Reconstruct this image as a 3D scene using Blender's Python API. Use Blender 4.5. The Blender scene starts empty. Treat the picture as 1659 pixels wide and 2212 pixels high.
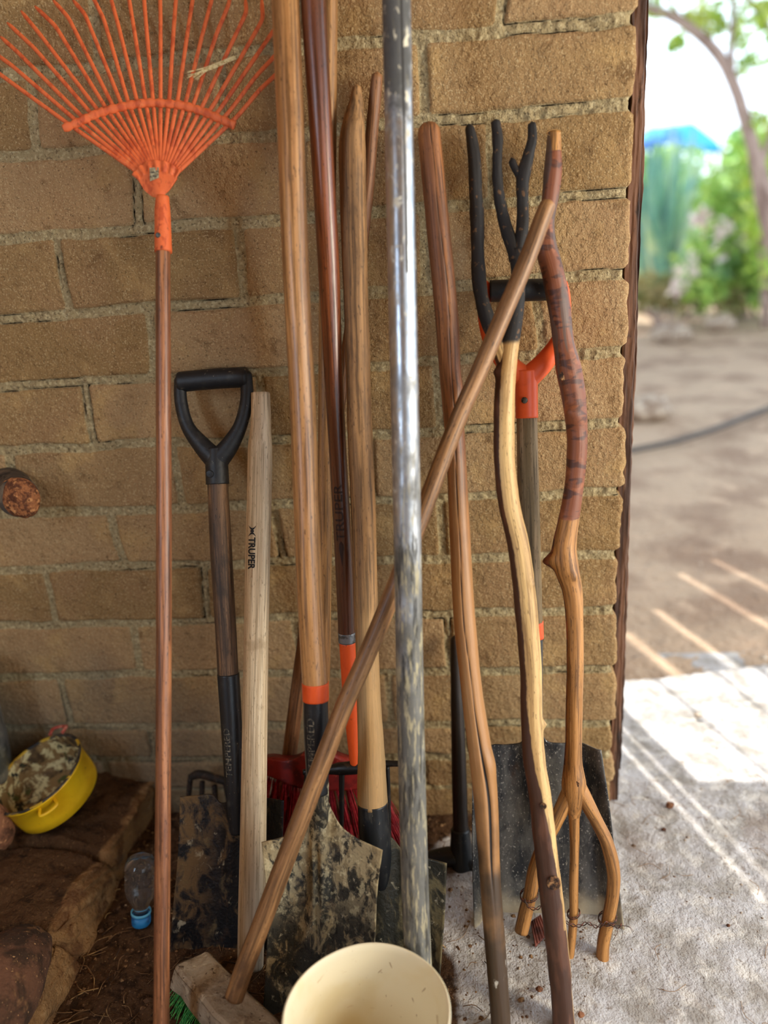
import bpy, bmesh, math, random
import numpy as np
from mathutils import Vector, Matrix

# ------------------------------------------------------------------ camera
FPX, CX, CY = 1700.0, 829.5, 1106.0
CAM = Vector((-0.27976, -1.39520, 1.18603))
FW = Vector((-0.10448102, 0.93815795, -0.33006571)).normalized()
RT = Vector((0.99388603, 0.0865832, -0.06851217)).normalized()
UP = RT.cross(FW).normalized()
scene = bpy.context.scene
cam_data = bpy.data.cameras.new('camera')
cam = bpy.data.objects.new('camera', cam_data)
scene.collection.objects.link(cam)
cam_data.sensor_fit = 'VERTICAL'
cam_data.sensor_height = 24.0
cam_data.lens = 24.0 * FPX / 2212.0
cam_data.clip_start = 0.02
cam_data.clip_end = 200
cam.matrix_world = Matrix(((RT.x, UP.x, -FW.x, CAM.x), (RT.y, UP.y, -FW.y, CAM.y), (RT.z, UP.z, -FW.z, CAM.z), (0, 0, 0, 1)))
cam_data.dof.use_dof = True
cam_data.dof.focus_distance = 1.33
cam_data.dof.aperture_fstop = (24.0 * FPX / 2212.0 / 1000) / 0.021
scene.camera = cam

# ------------------------------------------------------------------ light
EXPO = 0.22
scene.view_settings.view_transform = 'Standard'
scene.view_settings.look = 'None'
scene.view_settings.gamma = 1
scene.view_settings.use_curve_mapping = False
scene.view_settings.exposure = EXPO
world = bpy.data.worlds.new('world')
scene.world = world
world.use_nodes = True
bg = world.node_tree.nodes['Background']
bg.inputs[0].default_value = (0.74, 0.87, 1.0, 1)
bg.inputs[1].default_value = 2.6

SUN_AZ = math.radians(160.0)      # direction the sunlight travels over the ground
SUN_EL = math.radians(60.0)
sd = bpy.data.lights.new('sun', 'SUN')
sd.energy = 5.0
sd.color = (1.0, 0.93, 0.82)
sd.angle = math.radians(0.35)
sun = bpy.data.objects.new('sun', sd)
scene.collection.objects.link(sun)
sdir = Vector((math.sin(SUN_AZ) * math.cos(SUN_EL), math.cos(SUN_AZ) * math.cos(SUN_EL), -math.sin(SUN_EL)))
sun.rotation_euler = sdir.to_track_quat('-Z', 'Y').to_euler()
sun.location = -sdir * 20


def area(name, loc, to, size, power, col):
    d = bpy.data.lights.new(name, 'AREA')
    d.shape = 'RECTANGLE'
    d.size, d.size_y = size
    d.energy = power
    d.color = col
    o = bpy.data.objects.new(name, d)
    scene.collection.objects.link(o)
    o.location = loc
    o.rotation_euler = (Vector(to) - Vector(loc)).to_track_quat('-Z', 'Y').to_euler()
    return o


area('daylight_from_yard', (2.1, -1.25, 1.35), (-0.5, 0, 0.9), (0.55, 1.2), 48, (1.0, 0.86, 0.64))
area('cool_fill_left', (-1.9, -2.4, 1.7), (-0.4, 0, 0.9), (0.5, 1.4), 22, (0.58, 0.77, 1.0))  # added bluish fill lamp from behind left, no doorway is built there

# ------------------------------------------------------------------ helpers
rnd = random.Random(7)


def rgb(h):
    h = h.lstrip('#')
    c = [int(h[i:i + 2], 16) / 255 for i in (0, 2, 4)]
    return tuple(x / 12.92 if x <= .04045 else ((x + .055) / 1.055) ** 2.4 for x in c) + (1,)


def ray(px, py):
    return FW + RT * ((px - CX) / FPX) - UP * ((py - CY) / FPX)


def lean(yf, yt, zt):
    return (yf, (yt - yf) / zt)


def leanp(yf, yt, px, py):
    z = ony(px, py, yt).z
    return (yf, (yt - yf) / z)


def on(px, py, pl):
    d = ray(px, py)
    t = (pl[0] + pl[1] * CAM.z - CAM.y) / (d.y - pl[1] * d.z)
    return CAM + d * t


def onz(px, py, z=0.0):
    d = ray(px, py)
    return CAM + d * ((z - CAM.z) / d.z)


def ony(px, py, y):
    return on(px, py, (y, 0))


def depth(p):
    return (p - CAM).dot(FW)


_lat = np.random.RandomState(5).rand(256, 256)


def vnoise(x, y, sc, seed=0):
    x = np.asarray(x) * sc + seed * 17.31
    y = np.asarray(y) * sc + seed * 9.17
    xi, yi = np.floor(x).astype(int), np.floor(y).astype(int)
    fx, fy = x - xi, y - yi
    fx, fy = fx * fx * (3 - 2 * fx), fy * fy * (3 - 2 * fy)
    a, b = _lat[xi & 255, yi & 255], _lat[(xi + 1) & 255, yi & 255]
    c, d = _lat[xi & 255, (yi + 1) & 255], _lat[(xi + 1) & 255, (yi + 1) & 255]
    return (a * (1 - fx) + b * fx) * (1 - fy) + (c * (1 - fx) + d * fx) * fy


def fbm(x, y, sc, seed=0, o=3):
    s, a, t = 0, 1, 0
    for i in range(o):
        s = s + a * vnoise(x, y, sc * 2 ** i, seed + i)
        t += a
        a *= .5
    return s / t


def sstep(x, a, b):
    t = np.clip((x - a) / (b - a), 0, 1)
    return t * t * (3 - 2 * t)


def wl(o):
    v = Vector(o.location)
    while o.parent:
        o = o.parent
        v += o.location
    return v


def tag(o, label=None, cat=None, group=None, kind=None):
    if label: o['label'] = label
    if cat: o['category'] = cat
    if group: o['group'] = group
    if kind: o['kind'] = kind
    return o


def thing(name, loc, label, cat, group=None):
    o = bpy.data.objects.new(name, None)
    o.empty_display_size = .05
    scene.collection.objects.link(o)
    o.location = loc
    return tag(o, label, cat, group)


def mk(name, verts, faces, mat, parent=None, smooth=True, attrs=None, mats=None, fmat=None):
    V = np.array([tuple(v) for v in verts], dtype=np.float64).reshape(-1, 3)
    if parent:
        base = np.array(wl(parent))
    else:
        base = np.array([(V[:, 0].min() + V[:, 0].max()) / 2, (V[:, 1].min() + V[:, 1].max()) / 2, V[:, 2].min()])
    me = bpy.data.meshes.new(name)
    F = np.asarray(faces) if not isinstance(faces, list) else None
    me.from_pydata((V - base).tolist(), [], faces if F is None else F.tolist())
    if smooth:
        me.polygons.foreach_set('use_smooth', np.ones(len(me.polygons), dtype=bool))
    me.materials.append(mat)
    for m in (mats or []):
        me.materials.append(m)
    if fmat is not None:
        me.polygons.foreach_set('material_index', np.array(fmat, dtype=np.int32))
    for k, a in (attrs or {}).items():
        a = np.asarray(a, dtype=np.float32)
        if a.ndim == 2:
            at = me.attributes.new(k, 'FLOAT_VECTOR', 'POINT')
            at.data.foreach_set('vector', a.ravel())
        else:
            at = me.attributes.new(k, 'FLOAT', 'POINT')
            at.data.foreach_set('value', a)
    me.update()
    o = bpy.data.objects.new(name, me)
    scene.collection.objects.link(o)
    if parent:
        o.parent = parent
    else:
        o.location = base
    return o


def fix(o):
    bm = bmesh.new()
    bm.from_mesh(o.data)
    bmesh.ops.recalc_face_normals(bm, faces=bm.faces)
    bm.to_mesh(o.data)
    bm.free()
    return o


def crom(P, n):
    """smooth resample of a list of tuples at n points"""
    P = np.array(P, dtype=float)
    if len(P) == 2:
        t = np.linspace(0, 1, n)[:, None]
        return P[0] * (1 - t) + P[1] * t
    d = np.r_[0, np.cumsum(np.linalg.norm(np.diff(P[:, :min(3, P.shape[1])], axis=0), axis=1))]
    T = np.linspace(0, d[-1], n)
    m = np.zeros_like(P)
    m[1:-1] = (P[2:] - P[:-2]) / (d[2:] - d[:-2])[:, None]
    m[0] = (P[1] - P[0]) / (d[1] - d[0])
    m[-1] = (P[-1] - P[-2]) / (d[-1] - d[-2])
    i = np.clip(np.searchsorted(d, T, side='right') - 1, 0, len(P) - 2)
    h = (d[i + 1] - d[i])[:, None]
    u = ((T - d[i])[:, None]) / h
    return ((2 * u ** 3 - 3 * u ** 2 + 1) * P[i] + (u ** 3 - 2 * u ** 2 + u) * h * m[i]
            + (-2 * u ** 3 + 3 * u ** 2) * P[i + 1] + (u ** 3 - u ** 2) * h * m[i + 1])


class Tube:
    """a swept round shape; angle 0 faces the viewer side (-y), +90 degrees faces +x"""
    def __init__(s, C, R, nseg=28, rf=None, round0=0, round1=0, flat=1.0, ref=(0, -1, 0)):
        C = np.array(C, float); R = np.array(R, float)
        n = len(C)
        L = np.r_[0, np.cumsum(np.linalg.norm(np.diff(C, axis=0), axis=1))]
        T = np.gradient(C, axis=0); T /= np.linalg.norm(T, axis=1)[:, None]
        # rounded ends
        for r, rev in ((round0, 0), (round1, 1)):
            if r:
                D = (L[-1] - L) if rev else L
                rr = r
                R = np.where(D < rr, R * np.sqrt(np.clip(1 - (1 - D / rr) ** 2, 0.04, 1)), R)
        ref = np.array(ref, float)
        A = ref[None] - (T @ ref)[:, None] * T; A /= np.linalg.norm(A, axis=1)[:, None]
        B = np.cross(A, T)
        s.C, s.R, s.L, s.T, s.A, s.B, s.flat = C, R, L, T, A, B, flat
        sgn = 1.0 if B[:, 0].mean() >= 0 else -1.0
        s.B = B * sgn
        th = np.linspace(0, 2 * np.pi, nseg, endpoint=False)
        s.th = th
        f = np.ones((n, nseg))
        if rf is not None:
            f = rf(th[None, :] * np.ones((n, 1)), L[:, None] * np.ones((1, nseg)), R[:, None])
        RR = R[:, None] * f
        X = RR * np.cos(th) * flat
        Y = RR * np.sin(th)
        V = C[:, None, :] + X[..., None] * s.A[:, None, :] + Y[..., None] * s.B[:, None, :]
        s.V = V.reshape(-1, 3)
        s.gc = np.stack([RR * np.cos(th), RR * np.sin(th), np.repeat(L[:, None], nseg, 1)], -1).reshape(-1, 3)
        s.sl = np.repeat(L[:, None] / L[-1], nseg, 1).ravel()
        s.ang = np.tile(th, n)
        i = np.arange(n - 1)[:, None] * nseg; j = np.arange(nseg)[None]; j2 = (j + 1) % nseg
        Fq = np.stack([i + j, i + j2, i + nseg + j2, i + nseg + j], -1).reshape(-1, 4)
        s.F = Fq.tolist()
        k = len(s.V)
        s.V = np.vstack([s.V, C[0], C[-1]])
        s.gc = np.vstack([s.gc, [0, 0, L[0]], [0, 0, L[-1]]])
        s.sl = np.r_[s.sl, 0, 1]
        s.ang = np.r_[s.ang, 0, 0]
        for q in range(nseg):
            s.F.append([k, (q + 1) % nseg, q])
            s.F.append([k + 1, (n - 1) * nseg + q, (n - 1) * nseg + (q + 1) % nseg])

    def at(s, l, ang, off=0.0):
        i = int(np.clip(np.searchsorted(s.L, l) - 1, 0, len(s.L) - 2))
        u = (l - s.L[i]) / (s.L[i + 1] - s.L[i])
        c = s.C[i] * (1 - u) + s.C[i + 1] * u
        r = s.R[i] * (1 - u) + s.R[i + 1] * u + off
        return c + r * s.flat * math.cos(ang) * s.A[i] + r * math.sin(ang) * s.B[i]

    def slice(s, l):
        return int(np.clip(np.searchsorted(s.L, l), 0, len(s.L) - 1))


def px_tube(pts, pl, step=.005, off=0.0, z=None, smooth=True, **kw):
    """pts = (px, py, width_px[, extra toward viewer in m])"""
    Q = []
    for p in pts:
        v = on(p[0], p[1], pl)
        if len(p) > 3:
            v = v + ray(p[0], p[1]) * (-p[3])
        r = p[2] * .5 * depth(v) / FPX
        Q.append((v.x, v.y - off, v.z, r))
    Q = np.array(Q)
    L = np.linalg.norm(np.diff(Q[:, :3], axis=0), axis=1).sum()
    n = max(4, int(L / step))
    if smooth:
        Q = crom(Q, n)
    else:
        d = np.r_[0, np.cumsum(np.linalg.norm(np.diff(Q[:, :3], axis=0), axis=1))]
        t = np.linspace(0, d[-1], n)
        Q = np.stack([np.interp(t, d, Q[:, k]) for k in range(4)], 1)
    return Tube(Q[:, :3], Q[:, 3], **kw)


def join(tubes):
    V, F, G, S, A = [], [], [], [], []
    o = 0
    for t in tubes:
        V.append(t.V); G.append(t.gc); S.append(t.sl); A.append(t.ang)
        F += [[a + o for a in f] for f in t.F]
        o += len(t.V)
    return np.vstack(V), F, np.vstack(G), np.concatenate(S), np.concatenate(A)


def put(name, tubes, mat, parent=None, extra=None, **kw):
    if isinstance(tubes, Tube):
        tubes = [tubes]
    V, F, G, S, A = join(tubes)
    at = {'gc': G, 'sl': S}
    if extra is not None:
        at.update(extra)
    return mk(name, V, F, mat, parent, attrs=at, **kw)


def wob(seed=0, a=.03, sc=30, knots=()):
    """organic radius variation; knots = (length, angle, size, height)"""
    def f(th, L, R):
        r = 1 + a * 2 * (fbm(L * sc, np.cos(th) * 1.2 + 5, 1, seed) - .5) + a * (fbm(L * sc * .3, np.sin(th) * 1.5 + 9, 1, seed + 3) - .5) * 2
        for (l, an, sz, h) in knots:
            da = (th - an + np.pi) % (2 * np.pi) - np.pi
            d2 = ((L - l) / sz) ** 2 + (da * R / sz) ** 2
            r = r + h / R * np.exp(-d2 * 2)
        return r
    return f


def box(name, lo, hi, mat, parent=None, bev=.003, rot=None, noise=0.0, sub=0, loc=None):
    bm = bmesh.new()
    bmesh.ops.create_cube(bm, size=1)
    lo, hi = Vector(lo), Vector(hi)
    for v in bm.verts:
        v.co = Vector((lo[i] + (v.co[i] + .5) * (hi[i] - lo[i]) for i in range(3)))
    if sub:
        bmesh.ops.subdivide_edges(bm, edges=bm.edges, cuts=sub, use_grid_fill=True)
    if bev:
        es = [e for e in bm.edges if len(e.link_faces) == 2 and e.calc_face_angle(0) > .5]
        bmesh.ops.bevel(bm, geom=es, offset=bev, segments=3, affect='EDGES', profile=.6)
    if noise:
        for v in bm.verts:
            p = v.co
            k = Vector((vnoise(p.y * 30, p.z * 30, 1, 1) - .5, vnoise(p.x * 30, p.z * 30, 1, 2) - .5, vnoise(p.x * 30, p.y * 30, 1, 3) - .5))
            v.co = p + k * noise * 2
    if rot:
        bmesh.ops.transform(bm, matrix=rot, verts=bm.verts)
    V = [v.co.copy() + (Vector(loc) if loc else Vector()) for v in bm.verts]
    bm.verts.index_update()
    F = [[v.index for v in f.verts] for f in bm.faces]
    bm.free()
    return mk(name, V, F, mat, parent, smooth=False)


def plate(name, top, bot, left, right, pl, mat, parent, disp=None, thick=.0025, nu=70, nv=90, off=0.0):
    """pressed sheet: four boundary curves traced in the lean plane, shaped by disp(u, v) toward the viewer"""
    def cv(pts, n):
        return crom([tuple(on(p[0], p[1], pl)) for p in pts], n)
    T, Bo, Lc, Rc = cv(top, nu), cv(bot, nu), cv(left, nv), cv(right, nv)
    u = np.linspace(0, 1, nu)[None, :, None]; v = np.linspace(0, 1, nv)[:, None, None]
    P = (1 - v) * T[None] + v * Bo[None] + (1 - u) * Lc[:, None] + u * Rc[:, None] \
        - ((1 - u) * (1 - v) * T[0] + u * (1 - v) * T[-1] + (1 - u) * v * Bo[0] + u * v * Bo[-1])
    nrm = np.array([0, -1, pl[1]]) / math.hypot(1, pl[1])
    U, W = np.meshgrid(np.linspace(0, 1, nu), np.linspace(0, 1, nv))
    D = disp(U, W) if disp else 0 * U
    P = P + (D + off)[..., None] * nrm
    # normals for thickness
    gu = np.gradient(P, axis=1); gv = np.gradient(P, axis=0)
    N = np.cross(gu, gv); N /= np.linalg.norm(N, axis=2)[..., None] + 1e-9
    if (N[nv // 2, nu // 2] @ nrm) < 0: N = -N
    A = P.reshape(-1, 3); Bk = (P - N * thick).reshape(-1, 3)
    k = nu * nv
    F = []
    for i in range(nv - 1):
        for j in range(nu - 1):
            a = i * nu + j
            F.append([a, a + nu, a + nu + 1, a + 1])
            F.append([k + a, k + a + 1, k + a + nu + 1, k + a + nu])
    rim = [j for j in range(nu)] + [i * nu + nu - 1 for i in range(1, nv)] + [(nv - 1) * nu + j for j in range(nu - 2, -1, -1)] + [i * nu for i in range(nv - 2, 0, -1)]
    for a, b in zip(rim, rim[1:] + rim[:1]):
        F.append([a, b, k + b, k + a])
    V = np.vstack([A, Bk])
    g = np.stack([U.ravel(), 0 * U.ravel(), W.ravel()], -1)
    return fix(mk(name, V, F, mat, parent, attrs={'gc': V, 'sl': np.r_[W.ravel(), W.ravel()], 'su': np.r_[U.ravel(), U.ravel()]}))


def lathe(name, prof, M, mat, parent, n=64, jitter=None):
    V, F = [], []
    for i, (r, z) in enumerate(prof):
        for k in range(n):
            a = 2 * math.pi * k / n
            rr = r * (1 + (jitter(a, z) if jitter else 0))
            V.append(M @ Vector((rr * math.cos(a), rr * math.sin(a), z)))
    for i in range(len(prof) - 1):
        for k in range(n):
            F.append([i * n + k, i * n + (k + 1) % n, (i + 1) * n + (k + 1) % n, (i + 1) * n + k])
    return fix(mk(name, V, F, mat, parent))


# ------------------------------------------------------------------ materials
def mat(name, base, layers=(), rough=.7, metal=0.0, coat=0.0, bumps=(), coord='gc', spec=.5, trans=0, emit=None):
    m = bpy.data.materials.new(name)
    m.use_nodes = True
    nt = m.node_tree
    N, Lk = nt.nodes, nt.links
    bs = N['Principled BSDF']
    if coord == 'gc':
        a = N.new('ShaderNodeAttribute'); a.attribute_name = 'gc'; src = a.outputs['Vector']
    else:
        a = N.new('ShaderNodeNewGeometry'); src = a.outputs['Position']

    def noise(sc, detail=4, dist=0.0):
        mp = N.new('ShaderNodeMapping')
        s = sc if isinstance(sc, (tuple, list)) else (sc, sc, sc)
        mp.inputs['Scale'].default_value = s
        Lk.new(src, mp.inputs['Vector'])
        n = N.new('ShaderNodeTexNoise')
        n.inputs['Scale'].default_value = 1
        n.inputs['Detail'].default_value = detail
        n.inputs['Distortion'].default_value = dist
        if detail >= 8: n.inputs['Roughness'].default_value = .66
        Lk.new(mp.outputs[0], n.inputs['Vector'])
        return n.outputs['Fac']

    def rng(x, lo, hi, f=1.0):
        r = N.new('ShaderNodeMapRange')
        r.interpolation_type = 'SMOOTHSTEP'
        r.inputs['From Min'].default_value = lo
        r.inputs['From Max'].default_value = hi
        r.inputs['To Max'].default_value = f
        Lk.new(x, r.inputs['Value'])
        return r.outputs[0]

    def math_(op, x, y):
        q = N.new('ShaderNodeMath'); q.operation = op
        for i, w in enumerate((x, y)):
            if isinstance(w, (int, float)): q.inputs[i].default_value = w
            else: Lk.new(w, q.inputs[i])
        return q.outputs[0]

    def mixc(fac, A, B):
        q = N.new('ShaderNodeMix'); q.data_type = 'RGBA'
        Lk.new(fac, q.inputs[0])
        for s_, w in ((6, A), (7, B)):
            if isinstance(w, tuple): q.inputs[s_].default_value = w
            else: Lk.new(w, q.inputs[s_])
        return q.outputs[2]

    def mixv(fac, A, B):
        q = N.new('ShaderNodeMix'); q.data_type = 'FLOAT'
        Lk.new(fac, q.inputs[0])
        for s_, w in ((2, A), (3, B)):
            if isinstance(w, (int, float)): q.inputs[s_].default_value = w
            else: Lk.new(w, q.inputs[s_])
        return q.outputs[0]

    col = rgb(base) if isinstance(base, str) else base
    ro, me = rough, metal
    for ly in layers:
        c, kind, p = ly[0], ly[1], ly[2]
        o = ly[3] if len(ly) > 3 else {}
        f = o.get('f', 1.0)
        if kind == 'noise':      # p = (scale, lo, hi)
            fac = rng(noise(p[0], o.get('d', 5), o.get('w', .3)), p[1], p[2], f)
        elif kind == 'attr':     # p = (name, lo, hi, noise scale, noise amount)
            at = N.new('ShaderNodeAttribute'); at.attribute_name = p[0]
            x = at.outputs['Fac']
            if len(p) > 3:
                nz = math_('MULTIPLY', math_('SUBTRACT', noise(p[3], 5), .5), p[4])
                x = math_('ADD', x, nz)
            fac = rng(x, p[1], p[2], f)
        if 'gate' in o:          # also inside this attribute range
            g = o['gate']
            at = N.new('ShaderNodeAttribute'); at.attribute_name = g[0]
            fac = math_('MULTIPLY', fac, rng(at.outputs['Fac'], g[1], g[2], 1.0))
        cc = rgb(c) if isinstance(c, str) else c
        col = mixc(fac, col, cc)
        if 'r' in o: ro = mixv(fac, ro, o['r'])
        if 'm' in o: me = mixv(fac, me, o['m'])
    for s_, w in (('Base Color', col), ('Roughness', ro), ('Metallic', me)):
        if isinstance(w, (tuple, float, int)): bs.inputs[s_].default_value = w
        else: Lk.new(w, bs.inputs[s_])
    bs.inputs['Coat Weight'].default_value = coat
    bs.inputs['Coat Roughness'].default_value = .25
    bs.inputs['Specular IOR Level'].default_value = spec
    if trans:
        bs.inputs['Transmission Weight'].default_value = trans
    if emit:
        bs.inputs['Emission Color'].default_value = rgb(emit[0]); bs.inputs['Emission Strength'].default_value = emit[1]
    prev = None
    for b in bumps:              # (scale, distance)
        bn = N.new('ShaderNodeBump')
        bn.inputs['Strength'].default_value = 1
        bn.inputs['Distance'].default_value = b[1]
        Lk.new(noise(b[0], 5, .2), bn.inputs['Height'])
        if prev: Lk.new(prev, bn.inputs['Normal'])
        prev = bn.outputs[0]
    if prev: Lk.new(prev, bs.inputs['Normal'])
    return m


def tone(h, k=.80, sat=.86):
    r, g, b = (int(h[i:i + 2], 16) for i in (1, 3, 5))
    l = .35 * r + .5 * g + .15 * b
    return '#%02x%02x%02x' % tuple(int(min(255, max(0, (l + (c - l) * sat) * k))) for c in (r, g, b))


def wood(name, light, mid, dark, rough=.55, coat=0, grime=None, g=(.55, .7), fine=1.0, extra=(), bump=.0006, spec=.5):
    light, mid, dark = tone(light, 1.0, .97), tone(mid, .93, .93), tone(dark, .72, .9)
    ly = [(mid, 'noise', ((90, 90, 3.5), .36, .58), {'w': .8}),
          (dark, 'noise', ((240 * fine, 240 * fine, 6), .48, .64), {'f': .62, 'w': .5}),
          (light, 'noise', ((420, 420, 14), .56, .68), {'f': .5}),
          (dark, 'noise', ((14, 14, 5), .50, .72), {'f': .45, 'd': 8}),
          (dark, 'noise', ((520, 520, 90), .60, .70), {'f': .8})]
    if grime:
        grime = tone(grime)
        ly.append((grime, 'noise', ((22, 22, 7), g[0], g[1]), {'f': .8, 'd': 8}))
    ly += list(extra)
    return mat(name, light, ly, rough=rough, coat=coat, bumps=[((300, 300, 10), bump), ((60, 60, 20), bump)], spec=spec)

# ------------------------------------------------------------------ setting: adobe wall
LX = [20, 37, 37, 50, 50, 80, 100, 50, 50, 100, 90]
LY = [164, 338, 514, 686, 832, 971, 1106, 1228, 1350, 1459, 1570]
RX = [1366, 1360, 1355, 1350, 1345, 1340, 1338, 1335, 1332, 1328, 1325]
RY = [41, 228, 418, 589, 757, 912, 1063, 1198, 1316, 1446, 1561]
lines = []
for a, b, c, d in zip(LX, LY, RX, RY):
    p, q = ony(a, b, 0), ony(c, d, 0)
    lines.append((p.z, q.z, p.x, q.x))
sl0, sl1 = lines[0], lines[-1]
for k in range(1, 8):
    lines.insert(0, (sl0[0] + .125 * k, sl0[1] + .128 * k, sl0[2], sl0[3]))
for k in range(1, 3):
    lines.append((sl1[0] - .085 * k, sl1[1] - .078 * k, sl1[2], sl1[3]))
NL0 = 7
joints = {   # row below line index -> list of pixel segments
    -1: [(202, 0, 215, 130), (640, 0, 640, 100), (1088, 0, 1081, 38)],
    0: [(67, 180, 80, 328), (471, 127, 486, 284), (910, 78, 918, 254)],
    1: [(289, 345, 299, 482), (650, 310, 655, 450), (1060, 270, 1066, 420)],
    2: [(125, 530, 150, 655), (514, 490, 525, 600), (915, 440, 922, 600)],
    3: [(325, 690, 335, 800), (740, 650, 745, 780), (1158, 655, 1170, 750)],
    4: [(185, 850, 205, 960), (563, 825, 571, 920), (945, 800, 950, 900)],
    5: [(22, 985, 30, 1060), (376, 985, 392, 1080), (800, 950, 806, 1060)],
    6: [(240, 1110, 266, 1215), (596, 1130, 610, 1205), (950, 1085, 956, 1195)],
    7: [(100, 1240, 120, 1340), (440, 1225, 450, 1330), (790, 1220, 796, 1320)],
    8: [(290, 1365, 305, 1450), (640, 1340, 648, 1440), (963, 1335, 973, 1430)],
    9: [(135, 1480, 150, 1560), (480, 1460, 486, 1555), (840, 1460, 846, 1550)],
    10: [(325, 1590, 337, 1650), (700, 1570, 704, 1660), (1000, 1570, 1004, 1650)],
}
X0, X1, ST = -2.0, 0.0, .003
xs = np.arange(X0, X1 + 1e-6, ST)
zs = np.arange(-.03, 2.6 + 1e-6, ST)
zs = zs[zs < 2.0]
GX, GZ = np.meshgrid(xs, zs)
wx = GX + (fbm(GX, GZ, 14, 3) - .5) * .010
wz = GZ + (fbm(GX, GZ, 12, 6) - .5) * .012
row = np.full(GX.shape, -1)
dist = np.full(GX.shape, 1.0)
hl = []
for (za, zb, xa, xb) in lines:
    hl.append(za + (zb - za) * (wx - xa) / (xb - xa))
for i in range(len(hl) - 1):
    m_ = (wz <= hl[i]) & (wz > hl[i + 1])
    row[m_] = i
    dist[m_] = np.minimum(hl[i] - wz, wz - hl[i + 1])[m_]
hmask = dist.copy()
brick_id = row * 40.0
rs = np.random.RandomState(3)
vd = np.full(GX.shape, 1.0)
for i in range(len(hl) - 1):
    js = []
    if (i - NL0) in joints:
        for (a, b, c, d) in joints[i - NL0]:
            p, q = ony(a, b, 0), ony(c, d, 0)
            js.append((p.x, p.z, q.x, q.z))
        ref = js[0][0]
        for e in range(1, 5):
            js.append((ref - .37 * e, p.z, ref - .37 * e, q.z))
    else:
        o_ = rs.rand() * .35
        for e in range(7):
            js.append((-o_ - .35 * e, 2, -o_ - .35 * e, 0))
    m_ = row == i
    for (xa, za, xb, zb) in js:
        xj = xa + (xb - xa) * (wz - za) / (zb - za)
        vd[m_] = np.minimum(vd[m_], np.abs(wx - xj)[m_])
        brick_id[m_] += (wx > xj)[m_]
tk = .0085 + .004 * (fbm(GX, GZ, 6, 9) - .5)
dh = dist - tk
dv = vd - tk * .85
rr_ = .006
e1, e2 = np.maximum(rr_ - dh, 0), np.maximum(rr_ - dv, 0)
dd = np.where((dh > 0) & (dv > 0), rr_ - np.sqrt(e1 ** 2 + e2 ** 2), np.minimum(dh, dv))
face = sstep(dd, -.001, .0035)
rough_m = (fbm(GX, GZ, 110, 11, 3) - .5) * .009 + (fbm(GX, GZ, 25, 12, 2) - .35) * .006
bi = brick_id.astype(int) & 255
tilt = (_lat[bi, 7] - .5)
hgt = face * (.0045 + tilt * .005 + (fbm(GX, GZ, 10, 14, 3) - .5) * .005 + (fbm(GX, GZ, 160, 15, 2) - .5) * .0016) + (1 - face) * (rough_m - .0015)
# shrinkage cracks along the joints
gate = sstep(fbm(GX, GZ, 9, 21, 2), .56, .66)
crack = np.exp(-((dd + .0005) / .0018) ** 2) * gate
hgt = hgt - crack * .006
tint = _lat[bi, 91]
# end of the wall: every course stops a little differently
edge = np.zeros(GX.shape[0])
for r_ in range(GX.shape[0]):
    ri = int(row[r_, -1])
    dz = dist[r_, -1]
    br = float(sstep(np.array(dz), .004, .016))
    edge[r_] = -.007 + br * (.009 + (_lat[ri & 255, 33] - .5) * .010) + (vnoise(0.3, zs[r_], 60, 4) - .5) * .005
PX = np.minimum(GX, edge[:, None])
ed = np.clip(edge[:, None] - GX, 0, .02)
recess = (1 - np.sqrt(np.clip(1 - (1 - ed / .008).clip(0, 1) ** 2, 0, 1))) * .006
PY = -hgt + recess
nz_, nx_ = GX.shape
ncol = 14
extraX = np.repeat(edge[:, None], ncol, 1) + (fbm(np.linspace(0, .13, ncol)[None] * np.ones((nz_, 1)), zs[:, None] * np.ones((1, ncol)), 60, 8) - .5) * .004
extraY = recess[:, -1:] - hgt[:, -1:] + np.linspace(.003, .13, ncol)[None]
backX = np.full((nz_, 1), X0); backY = np.full((nz_, 1), .13)
AX = np.hstack([PX, extraX, backX]); AY = np.hstack([PY, extraY, backY]); AZ = np.repeat(zs[:, None], AX.shape[1], 1)
w_ = AX.shape[1]
I = (np.arange(nz_ - 1)[:, None] * w_ + np.arange(w_ - 1)[None]).ravel()
Fw = np.stack([I, I + 1, I + w_ + 1, I + w_], 1)
pad = lambda a: np.hstack([a, np.repeat(a[:, -1:], ncol + 1, 1)]).ravel()
Vw = np.stack([AX, AY, AZ], -1).reshape(-1, 3)
adobe = mat('adobe', '#b08f66', [
    ('#98794f', 'attr', ('tint', .2, .9)),
    ('#a3805a', 'noise', (7, .45, .65), {'f': .6, 'd': 4}),
    ('#bd9a66', 'noise', (11, .52, .68), {'f': .7, 'd': 6}),
    ('#6f5233', 'noise', (26, .54, .68), {'f': .6, 'd': 9}),
    ('#d8bf90', 'noise', (330, .54, .66), {'f': .5}),
    ('#4a3521', 'noise', (260, .59, .70), {'f': .6}),
    ('#aa9770', 'attr', ('joint', .35, .85, 90, .7)),
    ('#c9b88f', 'noise', (150, .5, .64), {'f': .8, 'gate': ('joint', .4, .8)}),
    ('#4f3e2b', 'noise', (200, .54, .66), {'f': .6, 'gate': ('joint', .3, .8)}),
    ('#2a1d12', 'attr', ('crack', .45, .95, 200, .6)),
    ('#6d6a60', 'attr', ('low', .2, .9, 8, .8), {'f': .5}),
], rough=.93, bumps=[(420, .0022), (140, .0040), (40, .004)], coord='obj', spec=.2)
low = sstep(1 - GZ / .62 + (fbm(GX, GZ, 5, 30) - .5) * .6, .1, .9) * (1 - sstep(GX, -.75, -.45) * .85)
mk('wall_back', Vw, Fw, adobe, attrs={'joint': pad(1 - face), 'tint': pad(tint), 'crack': pad(crack), 'low': pad(low)})['kind'] = 'structure'

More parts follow.
